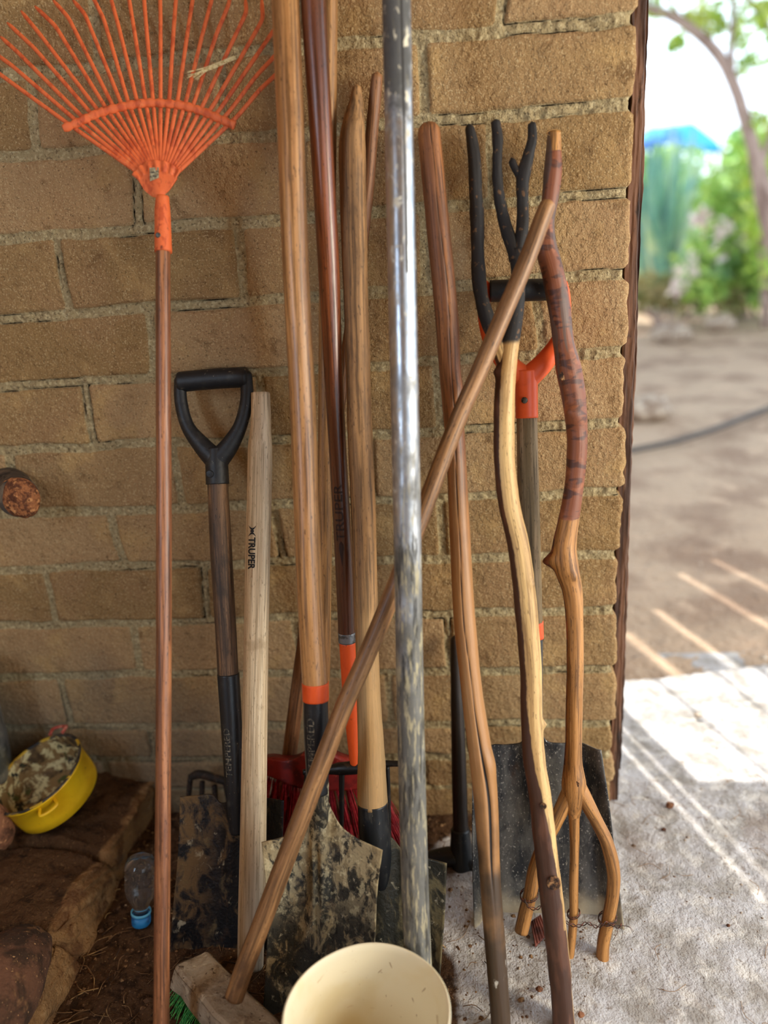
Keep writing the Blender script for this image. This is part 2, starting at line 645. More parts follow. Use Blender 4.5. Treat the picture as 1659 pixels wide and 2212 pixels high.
# upper courses and shed enclosure (out of the frame, they shade the corner)
plain = mat('plain_adobe', '#b58f60', [('#8d6a43', 'noise', (9, .45, .65))], rough=.95, bumps=[(60, .003)], coord='obj', spec=.2)
box('wall_back', (-2.0, -.002, 2.0), (-.003, .13, 2.62), plain, bev=.004)['kind'] = 'structure'
box('wall_left', (-2.3, -3.2, -.02), (-2.0, .13, 2.62), plain, bev=.004)['kind'] = 'structure'
box('shade_wall_front', (-2.3, -3.3, -.02), (0.9, -3.2, 2.62), plain, bev=.004)['kind'] = 'structure'  # unseen, added to cut fill from the camera side and darken the left
box('ceiling_and_shade', (-2.3, -3.2, 2.62), (2.6, 1.20, 2.70), plain, bev=.004)['kind'] = 'structure'

# ------------------------------------------------------------------ door jamb at the end of the wall
jamb_wood = mat('jamb_wood', '#74503a', [
    ('#3c2519', 'noise', ((60, 60, 4), .42, .6)), ('#8d6749', 'noise', ((150, 150, 6), .58, .7), {'f': .7}),
    ('#1d120c', 'noise', ((30, 30, 10), .58, .68), {'f': .8, 'd': 8})], rough=.8, coord='obj', bumps=[((200, 200, 12), .0015), (25, .004)])


def rough_plank(name, x0, x1, y0, y1, z0, z1, seed, dx=0.0):
    n = 500
    V, F = [], []
    nc = 22
    for i in range(n):
        z = z0 + (z1 - z0) * i / (n - 1)
        w0 = (float(fbm(z, seed, 6, seed)) - .5) * .008 + (float(vnoise(z, seed, 60, seed + 4)) - .5) * .002
        w1 = (float(fbm(z, seed + 5, 5, seed + 1)) - .5) * .007 + (float(vnoise(z, seed + 3, 70, seed + 4)) - .5) * .002
        for k in range(nc):
            t = k / nc * 4
            s_ = int(t); f_ = t - s_
            c = [(0, 0), (1, 0), (1, 1), (0, 1)]
            a, b = c[s_], c[(s_ + 1) % 4]
            u, v = a[0] + (b[0] - a[0]) * f_, a[1] + (b[1] - a[1]) * f_
            x = (x0 + w0) * (1 - u) + (x1 + w1) * u + dx * z
            y = y0 + (y1 - y0) * v + (float(vnoise(z + k, k * 3.1, 25, seed + 9)) - .5) * .003
            V.append((x, y, z))
    for i in range(n - 1):
        for k in range(nc):
            F.append([i * nc + k, i * nc + (k + 1) % nc, (i + 1) * nc + (k + 1) % nc, (i + 1) * nc + k])
    F.append(list(range(nc))[::-1]); F.append([(n - 1) * nc + k for k in range(nc)])
    o = mk(name, V, F, jamb_wood)
    o['kind'] = 'structure'
    for p in o.data.polygons: p.use_smooth = False
    return fix(o)


rough_plank('trim_1', .0045, .0245, .040, .085, .0, 2.6, 3)
rough_plank('trim_2', .026, .038, .085, .125, .045, 2.6, 8)
rough_plank('trim_3', -.012, .020, .066, .13, .0, 2.6, 12)

# ------------------------------------------------------------------ floor: dusty concrete, soil in the corner
SF = .006
fx = np.arange(-2.0, 1.6, SF); fy = np.arange(-2.0, .72, SF)
HX, HY = np.meshgrid(fx, fy)
slab_edge = .53 + .17 * (HX - .16) + (fbm(HX, HY, 5, 40) - .5) * .03
soil = sstep(-HX + (fbm(HX, HY, 7, 41) - .5) * .5 + np.clip(-.15 - HY, -1, .3) * -.25, .20, .46)
soil = np.maximum(soil, sstep(.5 * (1 - np.abs(HY + .03) / .10) + .55 * (fbm(HX, HY, 16, 42) - .2), .25, .5) * sstep(-HX, -.05, .1))
hz = (fbm(HX, HY, 9, 43) - .5) * .010 + (fbm(HX, HY, 55, 44, 3) - .5) * .0035
hz = hz + soil * ((fbm(HX, HY, 40, 45, 3) - .35) * .010) - .003
trench = np.where(HY > slab_edge, -.03, 0)
hz = hz + trench
wf = HX.shape[1]
I = (np.arange(HX.shape[0] - 1)[:, None] * wf + np.arange(wf - 1)[None]).ravel()
Ff = np.stack([I, I + 1, I + wf + 1, I + wf], 1)
floor_m = mat('dusty_concrete', '#cdccce', [
    ('#aba7a2', 'noise', (13, .42, .62), {'d': 8}),
    ('#e6e3dd', 'noise', (28, .5, .7), {'f': .8, 'd': 7}),
    ('#8c7b6c', 'noise', (60, .60, .72), {'f': .6, 'd': 7}),
    ('#7d624c', 'noise', (5, .56, .70), {'f': .45, 'd': 7}),
    ('#6b5340', 'noise', (330, .66, .73), {'f': .8}),
    ('#59402b', 'attr', ('soil', .35, .75, 40, .6)),
    ('#2c1d12', 'noise', (45, .45, .62), {'gate': ('soil', .35, .75), 'f': .85, 'd': 8}),
    ('#8e6c49', 'noise', (230, .60, .70), {'gate': ('soil', .25, .75), 'f': .7}),
], rough=.95, bumps=[(320, .0022), (130, .0035), (50, .004)], coord='obj', spec=.2)
mk('floor', np.stack([HX, HY, hz], -1).reshape(-1, 3), Ff, floor_m, attrs={'soil': soil.ravel()})['kind'] = 'structure'

yard_m = mat('yard_earth', '#c0a890', [
    ('#9f8672', 'noise', (2.2, .42, .62), {'d': 6}), ('#cfb49a', 'noise', (6, .52, .7), {'d': 6}),
    ('#84705f', 'noise', (16, .58, .7), {'f': .6, 'd': 8}), ('#d9c9b4', 'noise', (60, .62, .7), {'f': .7})],
    rough=.97, bumps=[(18, .02), (60, .006)], coord='obj', spec=.15)
yx = np.linspace(-14, 22, 280); yy = np.r_[np.linspace(.45, 6, 150), np.linspace(6.1, 40, 120)]
QX, QY = np.meshgrid(yx, yy)
qz = -.03 + (fbm(QX, QY, 1.1, 50) - .5) * .06 * np.clip((QY - .6) / 2, 0, 1) + (fbm(QX, QY, 8, 51) - .5) * .015
qz = qz + np.clip(QY - 7, 0, 6) * .02
wq = QX.shape[1]
I = (np.arange(QX.shape[0] - 1)[:, None] * wq + np.arange(wq - 1)[None]).ravel()
mk('floor', np.stack([QX, QY, qz], -1).reshape(-1, 3), np.stack([I, I + 1, I + wq + 1, I + wq], 1), yard_m)['kind'] = 'structure'
# ground under and behind the viewer
box('floor', (-2.3, -6, -.12), (3, -1.99, -.012), floor_m, bev=0)['kind'] = 'structure'
box('floor', (1.55, -2.0, -.12), (9, .62, -.012), floor_m, bev=0)['kind'] = 'structure'

# unseen board screen behind the wall, added to cast the sun streaks
q2x = lambda q, y: (q - .342 * y) / .94
for i, (qa, qb) in enumerate([(-1.9, .132), (.150, .174), (.189, .225)]):
    box('streak_screen', (q2x(qa, 1.2), 1.2, -.1), (q2x(qb, 1.2), 1.225, 2.62), jamb_wood, bev=0)['kind'] = 'structure'
CVc, CFc = [], []
for (qa, qb) in [(-1.9, .132), (.150, .174), (.189, 2.9), (.384, .394), (.545, .556), (.66, .68), (.80, .84)]:
    o = len(CVc)
    y1_ = 2.8 if qa > .3 else 1.53
    for zz in (2.62, 2.65):
        for (q, y) in ((qa, 1.2), (qb, 1.2), (qb, y1_), (qa, y1_)):
            CVc.append((q2x(q, y), y, zz))
    CFc += [[a + o for a in f] for f in [[0, 1, 2, 3], [7, 6, 5, 4], [0, 4, 5, 1], [1, 5, 6, 2], [2, 6, 7, 3], [3, 7, 4, 0]]]
mk('ceiling_and_shade', CVc, CFc, jamb_wood, smooth=False)['kind'] = 'structure'  # unseen strip with slits and battens, added to draw streaks of sun and shadow

# ------------------------------------------------------------------ yard seen past the wall
def bez(P, n): return crom(P, n)


shade_board_w = jamb_wood
n_sl = 0
slits = [(.462, .492, 3.05), (.635, .662, 3.2), (.880, .903, 3.5), (1.065, 1.085, 3.62)]
CV, CF = [], []


def cboard(qa, qb, ya, yb):
    V = []
    for zz in (4.0, 4.03):
        for (q, y) in ((qa, ya), (qb, ya), (qb, yb), (qa, yb)):
            V.append((q2x(q, y), y, zz))
    o = len(CV)
    CV.extend(V)
    CF.extend([[a + o for a in f] for f in [[0, 1, 2, 3], [7, 6, 5, 4], [0, 4, 5, 1], [1, 5, 6, 2], [2, 6, 7, 3], [3, 7, 4, 0]]])


prev = -4.0
for (qa, qb, ye) in slits:
    cboard(prev, qa, 2.76, 6.2)
    cboard(qa, qb, ye, 6.2)
    prev = qb
cboard(prev, 5.5, 2.76, 6.2)
o = len(CV)
for zz in (5.0, 5.04):
    CV += [(-6, 6.0, zz), (9, 6.0, zz), (9, 10.4, zz), (-6, 10.4, zz)]
CF.extend([[a + o for a in f] for f in [[0, 1, 2, 3], [7, 6, 5, 4], [0, 4, 5, 1], [1, 5, 6, 2], [2, 6, 7, 3], [3, 7, 4, 0]]])
mk('ceiling_and_shade', CV, CF, shade_board_w, smooth=False)['kind'] = 'structure'  # unseen slatted cover added to shade the yard and let sun streaks through


def leaf_mat(name, a, b, c):
    m = mat(name, a, [(b, 'noise', (9, .4, .6)), (c, 'noise', (3.2, .5, .65), {'f': .8})], rough=.5, coord='obj')
    return m


green = leaf_mat('bush_leaf', '#94c262', '#c2e070', '#5f9470')
yellowgreen = leaf_mat('young_leaf', '#c6de5a', '#a3cc52', '#e4ee86')
bluegreen = leaf_mat('agave_leaf', '#b0d8bf', '#c9eabc', '#8cc4bb')
palegreen = leaf_mat('pale_agave_leaf', '#cfe6b4', '#bfe0c8', '#a8d0a0')
darkteal = leaf_mat('teal_agave_leaf', '#76ad9f', '#8bbfa6', '#669f93')
dull = leaf_mat('dry_leaf', '#a3955f', '#7f8a4f', '#c3b283')
petal = mat('petal', '#fbf1ec', [('#f5dcd6', 'noise', (12, .5, .6))], coord='obj')
bark = mat('bark', '#b39c90', [('#8a7368', 'noise', ((20, 20, 5), .45, .6))], rough=.9, bumps=[(40, .01)])


def leaves(name, centers, radii, n, size, m, parent, seed, flat=.8):
    r = np.random.RandomState(seed)
    C = np.array(centers); R = np.array(radii)
    V, F = [], []
    for i in range(n):
        k = r.randint(len(C))
        d = r.normal(size=3); d /= np.linalg.norm(d)
        p = C[k] + d * R[k] * (r.rand() ** .45)
        if p[2] < .0: p[2] = r.rand() * .1
        a = r.normal(size=3); a /= np.linalg.norm(a)
        b = np.cross(a, r.normal(size=3)); b /= np.linalg.norm(b)
        c_ = np.cross(a, b)
        s = size * (.6 + .8 * r.rand())
        o = len(V)
        V += [p - a * s, p - b * s * .4 + c_ * s * .12, p + a * s, p + b * s * .4 + c_ * s * .12, p - c_ * s * .06]
        F += [[o, o + 1, o + 4], [o + 1, o + 2, o + 4], [o + 2, o + 3, o + 4], [o + 3, o, o + 4]]
    return mk(name, V, F, m, parent, smooth=False)


def at_d(px, py, y):
    return ony(px, py, y)


def bush(name, label, px, py_base, y, blobs, m, n, size, seed, cat='bush', group=None, flowers=None):
    b = at_d(px, py_base, y); b.z = 0.0
    t = thing(name, b, label, cat, group)
    cs, rs_ = [], []
    for (bx, by, r, dy) in blobs:
        cs.append(tuple(at_d(bx, by, y + dy))); rs_.append(r)
    leaves('foliage', cs, rs_, n, size, m, t, seed)
    st = []
    for k, c in enumerate(cs):
        st.append(Tube(crom([tuple(b + Vector((.05 * k, 0, -.05))), ((b.x + c[0]) / 2, (b.y + c[1]) / 2, c[2] * .45), c], 10), np.linspace(.03, .012, 10), nseg=8))
    put('stems', st, bark, t)
    if flowers:
        leaves('blossom', [tuple(at_d(f[0], f[1], y - .3)) for f in flowers], [f[2] for f in flowers], 26 * len(flowers), size * .9, petal, t, seed + 5)
    return t


def agave(px, y, py_base, tips, label, seed):
    b = at_d(px, py_base, y); b.z = .05
    t = thing('agave', b, label, 'plant')
    r = random.Random(seed)
    for (tx, ty) in tips:
        tip = at_d(tx, ty, y + r.uniform(-.5, .5))
        n = 16
        root = b + Vector((r.uniform(-.15, .15), r.uniform(-.1, .1), 0))
        mid = root.lerp(tip, .5) + Vector(((tip.x - root.x) * .10, 0, .06))
        C = crom([tuple(root), tuple(mid), tuple(tip)], n)
        V, F = [], []
        side = Vector((1, 0, 0))
        for i in range(n):
            u = i / (n - 1)
            w = .095 * (1 - u ** 2.2) * (.75 + .5 * math.sin(min(1, u * 2) * 1.57)) + .002
            c = Vector(C[i])
            T = (tip - root).normalized(); S = T.cross(Vector((0, 1, 0))).normalized()
            V += [c - S * w, c + Vector((0, .045 * (1 - u), 0)), c + S * w, c + Vector((0, .015 * (1 - u) - .003, 0))]
        for i in range(n - 1):
            for k in range(4):
                F.append([i * 4 + k, i * 4 + (k + 1) % 4, i * 4 + 4 + (k + 1) % 4, i * 4 + 4 + k])
        fix(mk('leaf', V, F, r.choice([bluegreen, bluegreen, palegreen, darkteal]), t))
    return t


agave(1440, 9.5, 640, [(1395, 300), (1412, 265), (1432, 275), (1455, 255), (1475, 285), (1500, 262), (1380, 380), (1362, 320), (1520, 310), (1545, 400), (1392, 460), (1350, 440), (1488, 330), (1425, 330), (1560, 480), (1345, 520)],
      'large blue-green agave with tall pointed leaves beyond the wooden jamb', 3)
bush('flowering_bush', 'leafy bush with pale blossoms to the right of the agave', 1590, 640, 8.3,
     [(1540, 560, .42, 0), (1600, 520, .5, .2), (1580, 430, .4, .3), (1640, 600, .4, 0), (1520, 610, .3, -.2), (1640, 440, .5, .3)],
     green, 2600, .075, 4, flowers=[(1515, 470, .12), (1530, 545, .2), (1488, 590, .16), (1560, 495, .12), (1610, 520, .1), (1465, 625, .14)])
bush('bush', 'yellow-green bush at the right edge of the yard', 1655, 640, 7.6,
     [(1650, 330, .28, 0), (1690, 420, .45, .1), (1650, 480, .28, 0), (1700, 560, .4, 0), (1640, 380, .2, .2)], yellowgreen, 900, .06, 8)
bush('bush', 'low dry bush at the foot of the agave', 1420, 650, 8.2,
     [(1400, 620, .22, 0), (1440, 632, .2, 0), (1380, 640, .2, 0), (1480, 640, .22, 0), (1560, 650, .25, 0), (1340, 630, .3, .3)], dull, 900, .06, 15)
bush('bush', 'dull green undergrowth closing the yard behind the agaves', 1560, 560, 13.5,
     [(1300, 500, .8, 0), (1400, 500, .7, 0), (1480, 490, .8, 0), (1400, 400, .7, 1), (1460, 390, .7, 1.5), (1340, 400, .7, 1.2), (1560, 470, .9, 0), (1640, 440, .9, 0), (1720, 430, 1.0, 0), (1620, 330, .5, .5)], green, 4200, .11, 21)

# curved slender tree
tb = ony(1720, 640, 6.0); tb.z = 0
tree = thing('tree', tb, 'slender tree arching over the yard with sparse bright leaves', 'tree')


def tpts(L, y):
    out = []
    for (a, b, w) in L:
        p = ony(a, b, y); out.append((p.x, p.y, p.z, w * .5 * depth(p) / FPX))
    return out


def ttube(L, y, n=60, nseg=16, **k):
    Q = crom(tpts(L, y), n)
    return Tube(Q[:, :3], Q[:, 3], nseg=nseg, **k)


put('trunk', [ttube([(1730, 700, 60), (1690, 560, 50), (1655, 440, 42), (1632, 340, 30), (1610, 260, 26), (1580, 170, 26), (1545, 110, 24), (1490, 60, 22), (1440, 30, 20), (1395, 15, 16), (1330, -30, 12)], 6.0, rf=wob(4, .06))], bark, tree)
put('branch', [ttube([(1578, 165, 18), (1580, 100, 14), (1584, 30, 12), (1586, -60, 10)], 6.0)], bark, tree)
put('branch', [ttube([(1640, 365, 16), (1690, 200, 14), (1660, 60, 12), (1620, 0, 12), (1590, -60, 10)], 6.1)], bark, tree)
put('branch', [ttube([(1490, 60, 10), (1450, 10, 8), (1420, -60, 6)], 6.0)], bark, tree)
leaves('foliage', [tuple(ony(a, b, 6.0 + c)) for a, b, c in [(1520, 20, 0), (1500, 45, .2), (1545, 55, .1), (1595, 30, 0), (1640, 40, .1), (1600, 80, 0), (1655, 110, .1), (1460, 95, 0), (1420, 10, 0), (1610, 140, .1), (1650, 20, 0), (1640, 260, 0)]],
       [.13, .11, .10, .17, .17, .10, .13, .07, .15, .10, .18, .12], 700, .045, yellowgreen, tree, 31)

# blue roof far off
c = ony(1497, 268, 17)
rt_ = thing('blue_canopy', (c.x, 18, 0), 'bright blue peaked canopy far off beyond the agave', 'canopy')
blue_m = mat('blue_tarp', '#0f8fd8', [('#0d55b8', 'noise', (1.2, .5, .6))], rough=.6, coord='obj')
pA = [ony(1300, 330, 17.0), ony(1380, 312, 16.4), ony(1560, 318, 16.4), ony(1545, 300, 18.5), ony(1380, 300, 18.5)]
pk = [ony(1400, 276, 17), ony(1497, 264, 17)]
V = [tuple(p) for p in pA] + [tuple(p) for p in pk] + [tuple(p - Vector((0, 0, .12))) for p in pA]
mk('roof', V, [[0, 1, 5], [1, 2, 6, 5], [2, 3, 6], [3, 4, 5, 6], [4, 0, 5], [0, 7, 8, 1], [1, 8, 9, 2], [2, 9, 10, 3], [3, 10, 11, 4], [4, 11, 7, 0], [7, 11, 10, 9, 8]], blue_m, rt_, smooth=False)
for p in (pA[1], pA[2], pA[3], pA[4]):
    put('post', Tube([(p.x, p.y, 0), (p.x, p.y, p.z)], [.04, .04], nseg=10), bark, rt_)

# hose and stones on the yard
hose_m = mat('hose', '#4a4440', rough=.6)
hp = [onz(a, b, .012) for a, b in [(1300, 985), (1378, 970), (1450, 955), (1540, 928), (1600, 905), (1665, 880), (1760, 850)]]
o = put('hose', Tube(crom([tuple(p) for p in hp], 90), np.full(90, .016), nseg=10, ref=(0, 0, 1)), hose_m)
tag(o, 'dark hose lying across the bare earth of the yard', 'hose')

stone_m = mat('stone', '#b7a592', [('#8a7462', 'noise', (14, .45, .6)), ('#e0d6c8', 'noise', (40, .58, .7))], rough=.9, coord='obj', bumps=[(40, .006)])
brown_stone = mat('brown_stone', '#8a5a3c', [('#4d2d1b', 'noise', (25, .45, .6), {'d': 8}), ('#b98357', 'noise', (70, .56, .7))], rough=.85, coord='obj', bumps=[(60, .006), (25, .01)])


def rock(name, c, r, m, seed, label, cat='stone', group=None, amp=.25, sub=3, parent=None):
    bm = bmesh.new()
    bmesh.ops.create_icosphere(bm, subdivisions=sub, radius=1)
    for v in bm.verts:
        n = v.co.normalized()
        k = 1 + amp * 2 * (float(fbm(n.x * 1.3 + seed, n.y * 1.3 + n.z * .8, 1, seed, 3)) - .5) + amp * (float(vnoise(n.z * 2 + seed, n.x * 2, 1, seed + 4)) - .5)
        v.co = Vector((n.x * r[0] * k, n.y * r[1] * k, n.z * r[2] * k)) + Vector(c)
    V = [v.co.copy() for v in bm.verts]
    bm.verts.index_update()
    F = [[v.index for v in f.verts] for f in bm.faces]
    bm.free()
    o = mk(name, V, F, m, parent, smooth=sub > 2)
    if label: tag(o, label, cat, group)
    return o


for (px, py, s, lab) in [(1400, 895, .16, 'large pale rounded stone beside the jamb on the earth yard'),
                         (1455, 725, .20, 'heaped pale rubble at the back of the yard'),
                         (1560, 700, .16, 'grey stone before the low dry bush')]:
    p = onz(px, py + 12, 0)
    rock('stone', (p.x, p.y + s * .5, s * .35), (s, s * .8, s * .55), stone_m, int(px), lab)
for i, (px, py, s, lab) in enumerate([
        (1447, 1743, .0095, 'dark angular pebble on the dusty concrete in the shade'),
        (1434, 1795, .0055, 'small reddish pebble below the dark angular pebble'),
        (1166, 2140, .0065, 'small tan pebble between the two pole feet'),
        (1255, 2195, .0060, 'dark oval pebble right of the peeled pole at the bottom'),
        (1573, 2001, .0040, 'tiny dark pebble out on the open concrete'),
        (1508, 1550, .010, 'pale pebble on the sunlit concrete'),
        (1650, 1425, .012, 'white pebble at the slab edge far right')]):
    p = onz(px, py, 0)
    rock('pebble', (p.x, p.y, s * .55), (s, s * .8, s * .65), brown_stone if i in (0, 1, 2, 3, 4) else stone_m, i * 7 + 3, lab, 'pebble', None, .3, 2)

# ------------------------------------------------------------------ materials of the tools
orange_paint = mat('orange_paint', '#ef5a1d', [
    ('#d9480f', 'noise', ((40, 40, 30), .5, .68), {'f': .6}),
    ('#5a2a14', 'noise', ((120, 120, 90), .64, .72), {'f': .85, 'd': 8}),
    ('#c98a5c', 'noise', ((60, 60, 60), .66, .74), {'f': .5, 'd': 8})], rough=.5, bumps=[((200, 200, 120), .0005)])
orange_rake = mat('rusty_orange_paint', '#e06a36', [
    ('#bd4c22', 'noise', ((90, 90, 50), .5, .62), {'f': .8}),
    ('#6b2a12', 'noise', ((150, 150, 60), .60, .70), {'f': .85, 'd': 8}),
    ('#f08a4f', 'noise', ((60, 60, 60), .62, .72), {'f': .5})], rough=.6, bumps=[((200, 200, 120), .0006)], coord='obj')
orange_plastic = mat('orange_plastic', '#f2602a', [('#cf4a1b', 'noise', (30, .55, .7), {'f': .5})], rough=.42, coord='obj', bumps=[(120, .0004)])
black_plastic = mat('black_plastic', '#15171b', [
    ('#3a3833', 'noise', (45, .52, .7), {'f': .55, 'd': 7}), ('#7d7463', 'noise', (160, .67, .73), {'f': .6})], rough=.5, coord='obj', bumps=[(150, .0006)])
black_steel = mat('black_steel', '#1d2024', [
    ('#4d4a42', 'noise', ((60, 60, 25), .56, .7), {'f': .6, 'd': 8, 'r': .8}), ('#9a8f78', 'noise', (190, .68, .74), {'f': .7})], rough=.38, bumps=[((120, 120, 60), .0005)])


def crusted(name, base, crust, rust, lo, hi, sc=16, metal=.3, rough=.45, extra=()):
    return mat(name, base, [
        (rust, 'noise', ((26, 26, 10), .54, .70), {'f': .55, 'd': 8, 'm': 0.0, 'r': .85}),
        (crust, 'noise', ((sc, sc, sc * .55), lo, hi), {'d': 10, 'w': .9, 'f': .9, 'm': 0.0, 'r': .92}),
        ('#ded0ad', 'noise', ((sc * 3, sc * 3, sc * 2), .60, .68), {'d': 8, 'w': .6, 'f': .55, 'm': 0.0, 'r': .92}),
        ('#0c0c0d', 'noise', ((50, 50, 12), .60, .70), {'d': 8, 'f': .7}),
    ] + list(extra), rough=rough, metal=metal, bumps=[(180, .0012), (45, .0015)])


blade_front_m = crusted('cement_crusted_steel', '#3b3933', '#9a8763', '#5c4630', .50, .60, sc=28, extra=[
    ('#b7a47d', 'noise', ((40, 40, 22), .45, .55), {'f': .85, 'm': 0., 'r': .92, 'd': 10, 'w': 1.0, 'gate': ('sl', .55, .15)}), ('#d6c69c', 'noise', ((70, 70, 50), .54, .60), {'f': .7, 'm': 0., 'd': 9, 'gate': ('sl', .75, .1)}), ('#1c1c1c', 'noise', ((90, 90, 60), .54, .64), {'f': .7, 'd': 9})])
blade_rear_m = crusted('earth_crusted_steel', '#3c3a31', '#80724f', '#57482f', .48, .62, sc=24)
blade_left_m = crusted('dark_rusty_steel', '#191a1e', '#6b5230', '#5a3c20', .54, .66, sc=15, extra=[
    ('#7d5f38', 'noise', ((30, 30, 18), .42, .58), {'f': .8, 'm': 0, 'r': .95, 'd': 10, 'w': .8, 'gate': ('su', .45, .10)}),
    ('#7d6a46', 'noise', ((30, 30, 14), .56, .68), {'f': .6, 'd': 9, 'm': 0, 'r': .95})])
blade_scoop_m = mat('scratched_black_steel', '#34363a', [
    ('#8d8a83', 'noise', ((26, 26, 10), .42, .60), {'f': .6, 'd': 9, 'r': .55, 'm': .5}),
    ('#c9c4b8', 'noise', ((330, 330, 220), .60, .68), {'f': .8}), ('#55534f', 'noise', ((90, 90, 8), .5, .6), {'f': .5}),
    ('#bdae92', 'attr', ('sl', .80, .98, 25, .35), {'f': .85, 'm': 0., 'r': .9}),
    ('#5b3e26', 'noise', ((20, 20, 10), .66, .74), {'f': .6})], rough=.42, metal=.35, bumps=[(120, .0007)])
pipe_m = mat('galvanised_pipe', '#b9bcc0', [
    ('#7d828a', 'noise', ((90, 90, 40), .45, .60), {'f': .4, 'm': .8, 'r': .35}),
    ('#d9d2bd', 'noise', ((110, 110, 50), .57, .64), {'f': .8, 'm': 0., 'r': .8, 'd': 8, 'w': .8}),
    ('#5d594e', 'attr', ('sl', .42, .66, 14, .7), {'f': .88, 'm': .1, 'r': .7}),
    ('#c3b68f', 'noise', ((170, 170, 26), .50, .62), {'f': .75, 'm': 0., 'r': .9, 'd': 9, 'gate': ('sl', .40, .6)}),
    ('#2e2b26', 'noise', ((130, 130, 18), .50, .62), {'f': .85, 'm': 0., 'r': .8, 'd': 9, 'gate': ('sl', .40, .6)}),
    ('#3a372f', 'attr', ('top', .35, .75, 45, 1.0), {'f': .85, 'm': 0., 'r': .8}),
    ('#ece3c8', 'noise', ((110, 110, 45), .60, .67), {'f': .8, 'm': 0., 'r': .9, 'gate': ('top', .2, .6)}),
    ('#241f1b', 'attr', ('seam', .4, .7), {'f': .9, 'm': 0., 'r': .8}),
], rough=.3, metal=.9, bumps=[((80, 80, 30), .0006)])
zinc_m = mat('zinc_band', '#8f9296', [('#5a5a58', 'noise', (90, .5, .65))], rough=.45, metal=.7)

w_rake = wood('rake_handle_wood', '#b3754a', '#8a5233', '#3c2013', rough=.42, coat=.15, grime='#5b3722')
w_grip = wood('dark_handle_wood', '#8d6846', '#664a33', '#2c1d13', rough=.6, grime='#3c2c20', g=(.45, .62))
w_pale = wood('new_pale_wood', '#f2dfbf', '#e6cda6', '#cdae82', rough=.7, fine=1.3, spec=.3, extra=[
    ('#a58d6e', 'noise', ((20, 20, 20), .62, .72), {'f': .5}), ('#8d8274', 'attr', ('sl', .62, 1.0, 12, .3), {'f': .55})])
w_front = wood('polished_handle_wood', '#cf965a', '#b97d45', '#6d421f', rough=.36, coat=.25, grime='#8a572c', g=(.5, .75))
w_red = wood('varnished_red_wood', '#a05a32', '#8a4828', '#4a2413', rough=.3, coat=.45, extra=[('#3a2218', 'attr', ('sl', .45, .85, 5, .25), {'f': .75})])
w_tan = wood('tan_broom_wood', '#c28e54', '#a97640', '#6d4824', rough=.5)
w_rough = wood('rough_handle_wood', '#b08250', '#91683d', '#4c3118', rough=.65, grime='#6b4a2a', g=(.5, .66), extra=[('#cda873', 'attr', ('sl', .55, .9, 10, .3), {'f': .6})])
w_stick = wood('old_stick_wood', '#a36f44', '#84532f', '#42260f', rough=.55)
w_diag = wood('broom_handle_wood', '#b08050', '#8f6238', '#472a12', rough=.5, coat=.1, fine=.8, grime='#6b4527', g=(.5, .7))
w_grey = wood('weathered_grey_wood', '#a38a69', '#85704f', '#4c3d2b', rough=.75, spec=.3)
w_crack = wood('cracked_pole_wood', '#a3693c', '#855130', '#3c2110', rough=.5, coat=.1, extra=[
    ('#b98752', 'attr', ('sl', .30, .55, 8, .4), {'f': .8}),
    ('#2b241d', 'attr', ('sl', .66, .88, 14, .45), {'f': .9}),
    ('#cdc9bf', 'noise', ((60, 60, 25), .60, .66), {'gate': ('sl', .84, .92), 'd': 8, 'r': .8}),
    ('#1a0f08', 'attr', ('split', .35, .7))])
w_branch = wood('peeled_branch_wood', '#e0b878', '#cfa060', '#9a6c38', rough=.55, fine=.7, extra=[
    ('#452818', 'attr', ('bark', .40, .60, 60, .5), {'f': 1.0}),
    ('#6f4631', 'noise', ((60, 60, 14), .5, .66), {'gate': ('bark', .45, .55), 'f': .6}),
    ('#201d1c', 'attr', ('char', .4, .6, 40, .35), {'r': .75}),
    ('#6d4e31', 'noise', ((160, 160, 110), .60, .68), {'gate': ('char', .5, .6), 'f': .8, 'd': 7})])
w_fork = wood('debarked_fork_wood', '#c48a4a', '#b17637', '#6b4019', rough=.5, fine=.7, extra=[
    ('#80482b', 'attr', ('bark', .45, .55, 50, .2), {'r': .5}),
    ('#4a2a20', 'noise', ((30, 30, 70), .50, .60), {'gate': ('bark', .45, .55), 'f': .9, 'd': 6, 'w': .6}),
    ('#a0603c', 'noise', ((45, 45, 60), .58, .68), {'gate': ('bark', .45, .55), 'f': .7}),
    ('#5d4d44', 'attr', ('greybark', .5, .8, 40, .8), {'f': .8})])
ink = mat('black_ink', '#0d0d10', rough=.6)
rivet_m = mat('rivet_steel', '#5f5a52', [('#3b3026', 'noise', (200, .5, .6))], rough=.45, metal=.8, coord='obj')

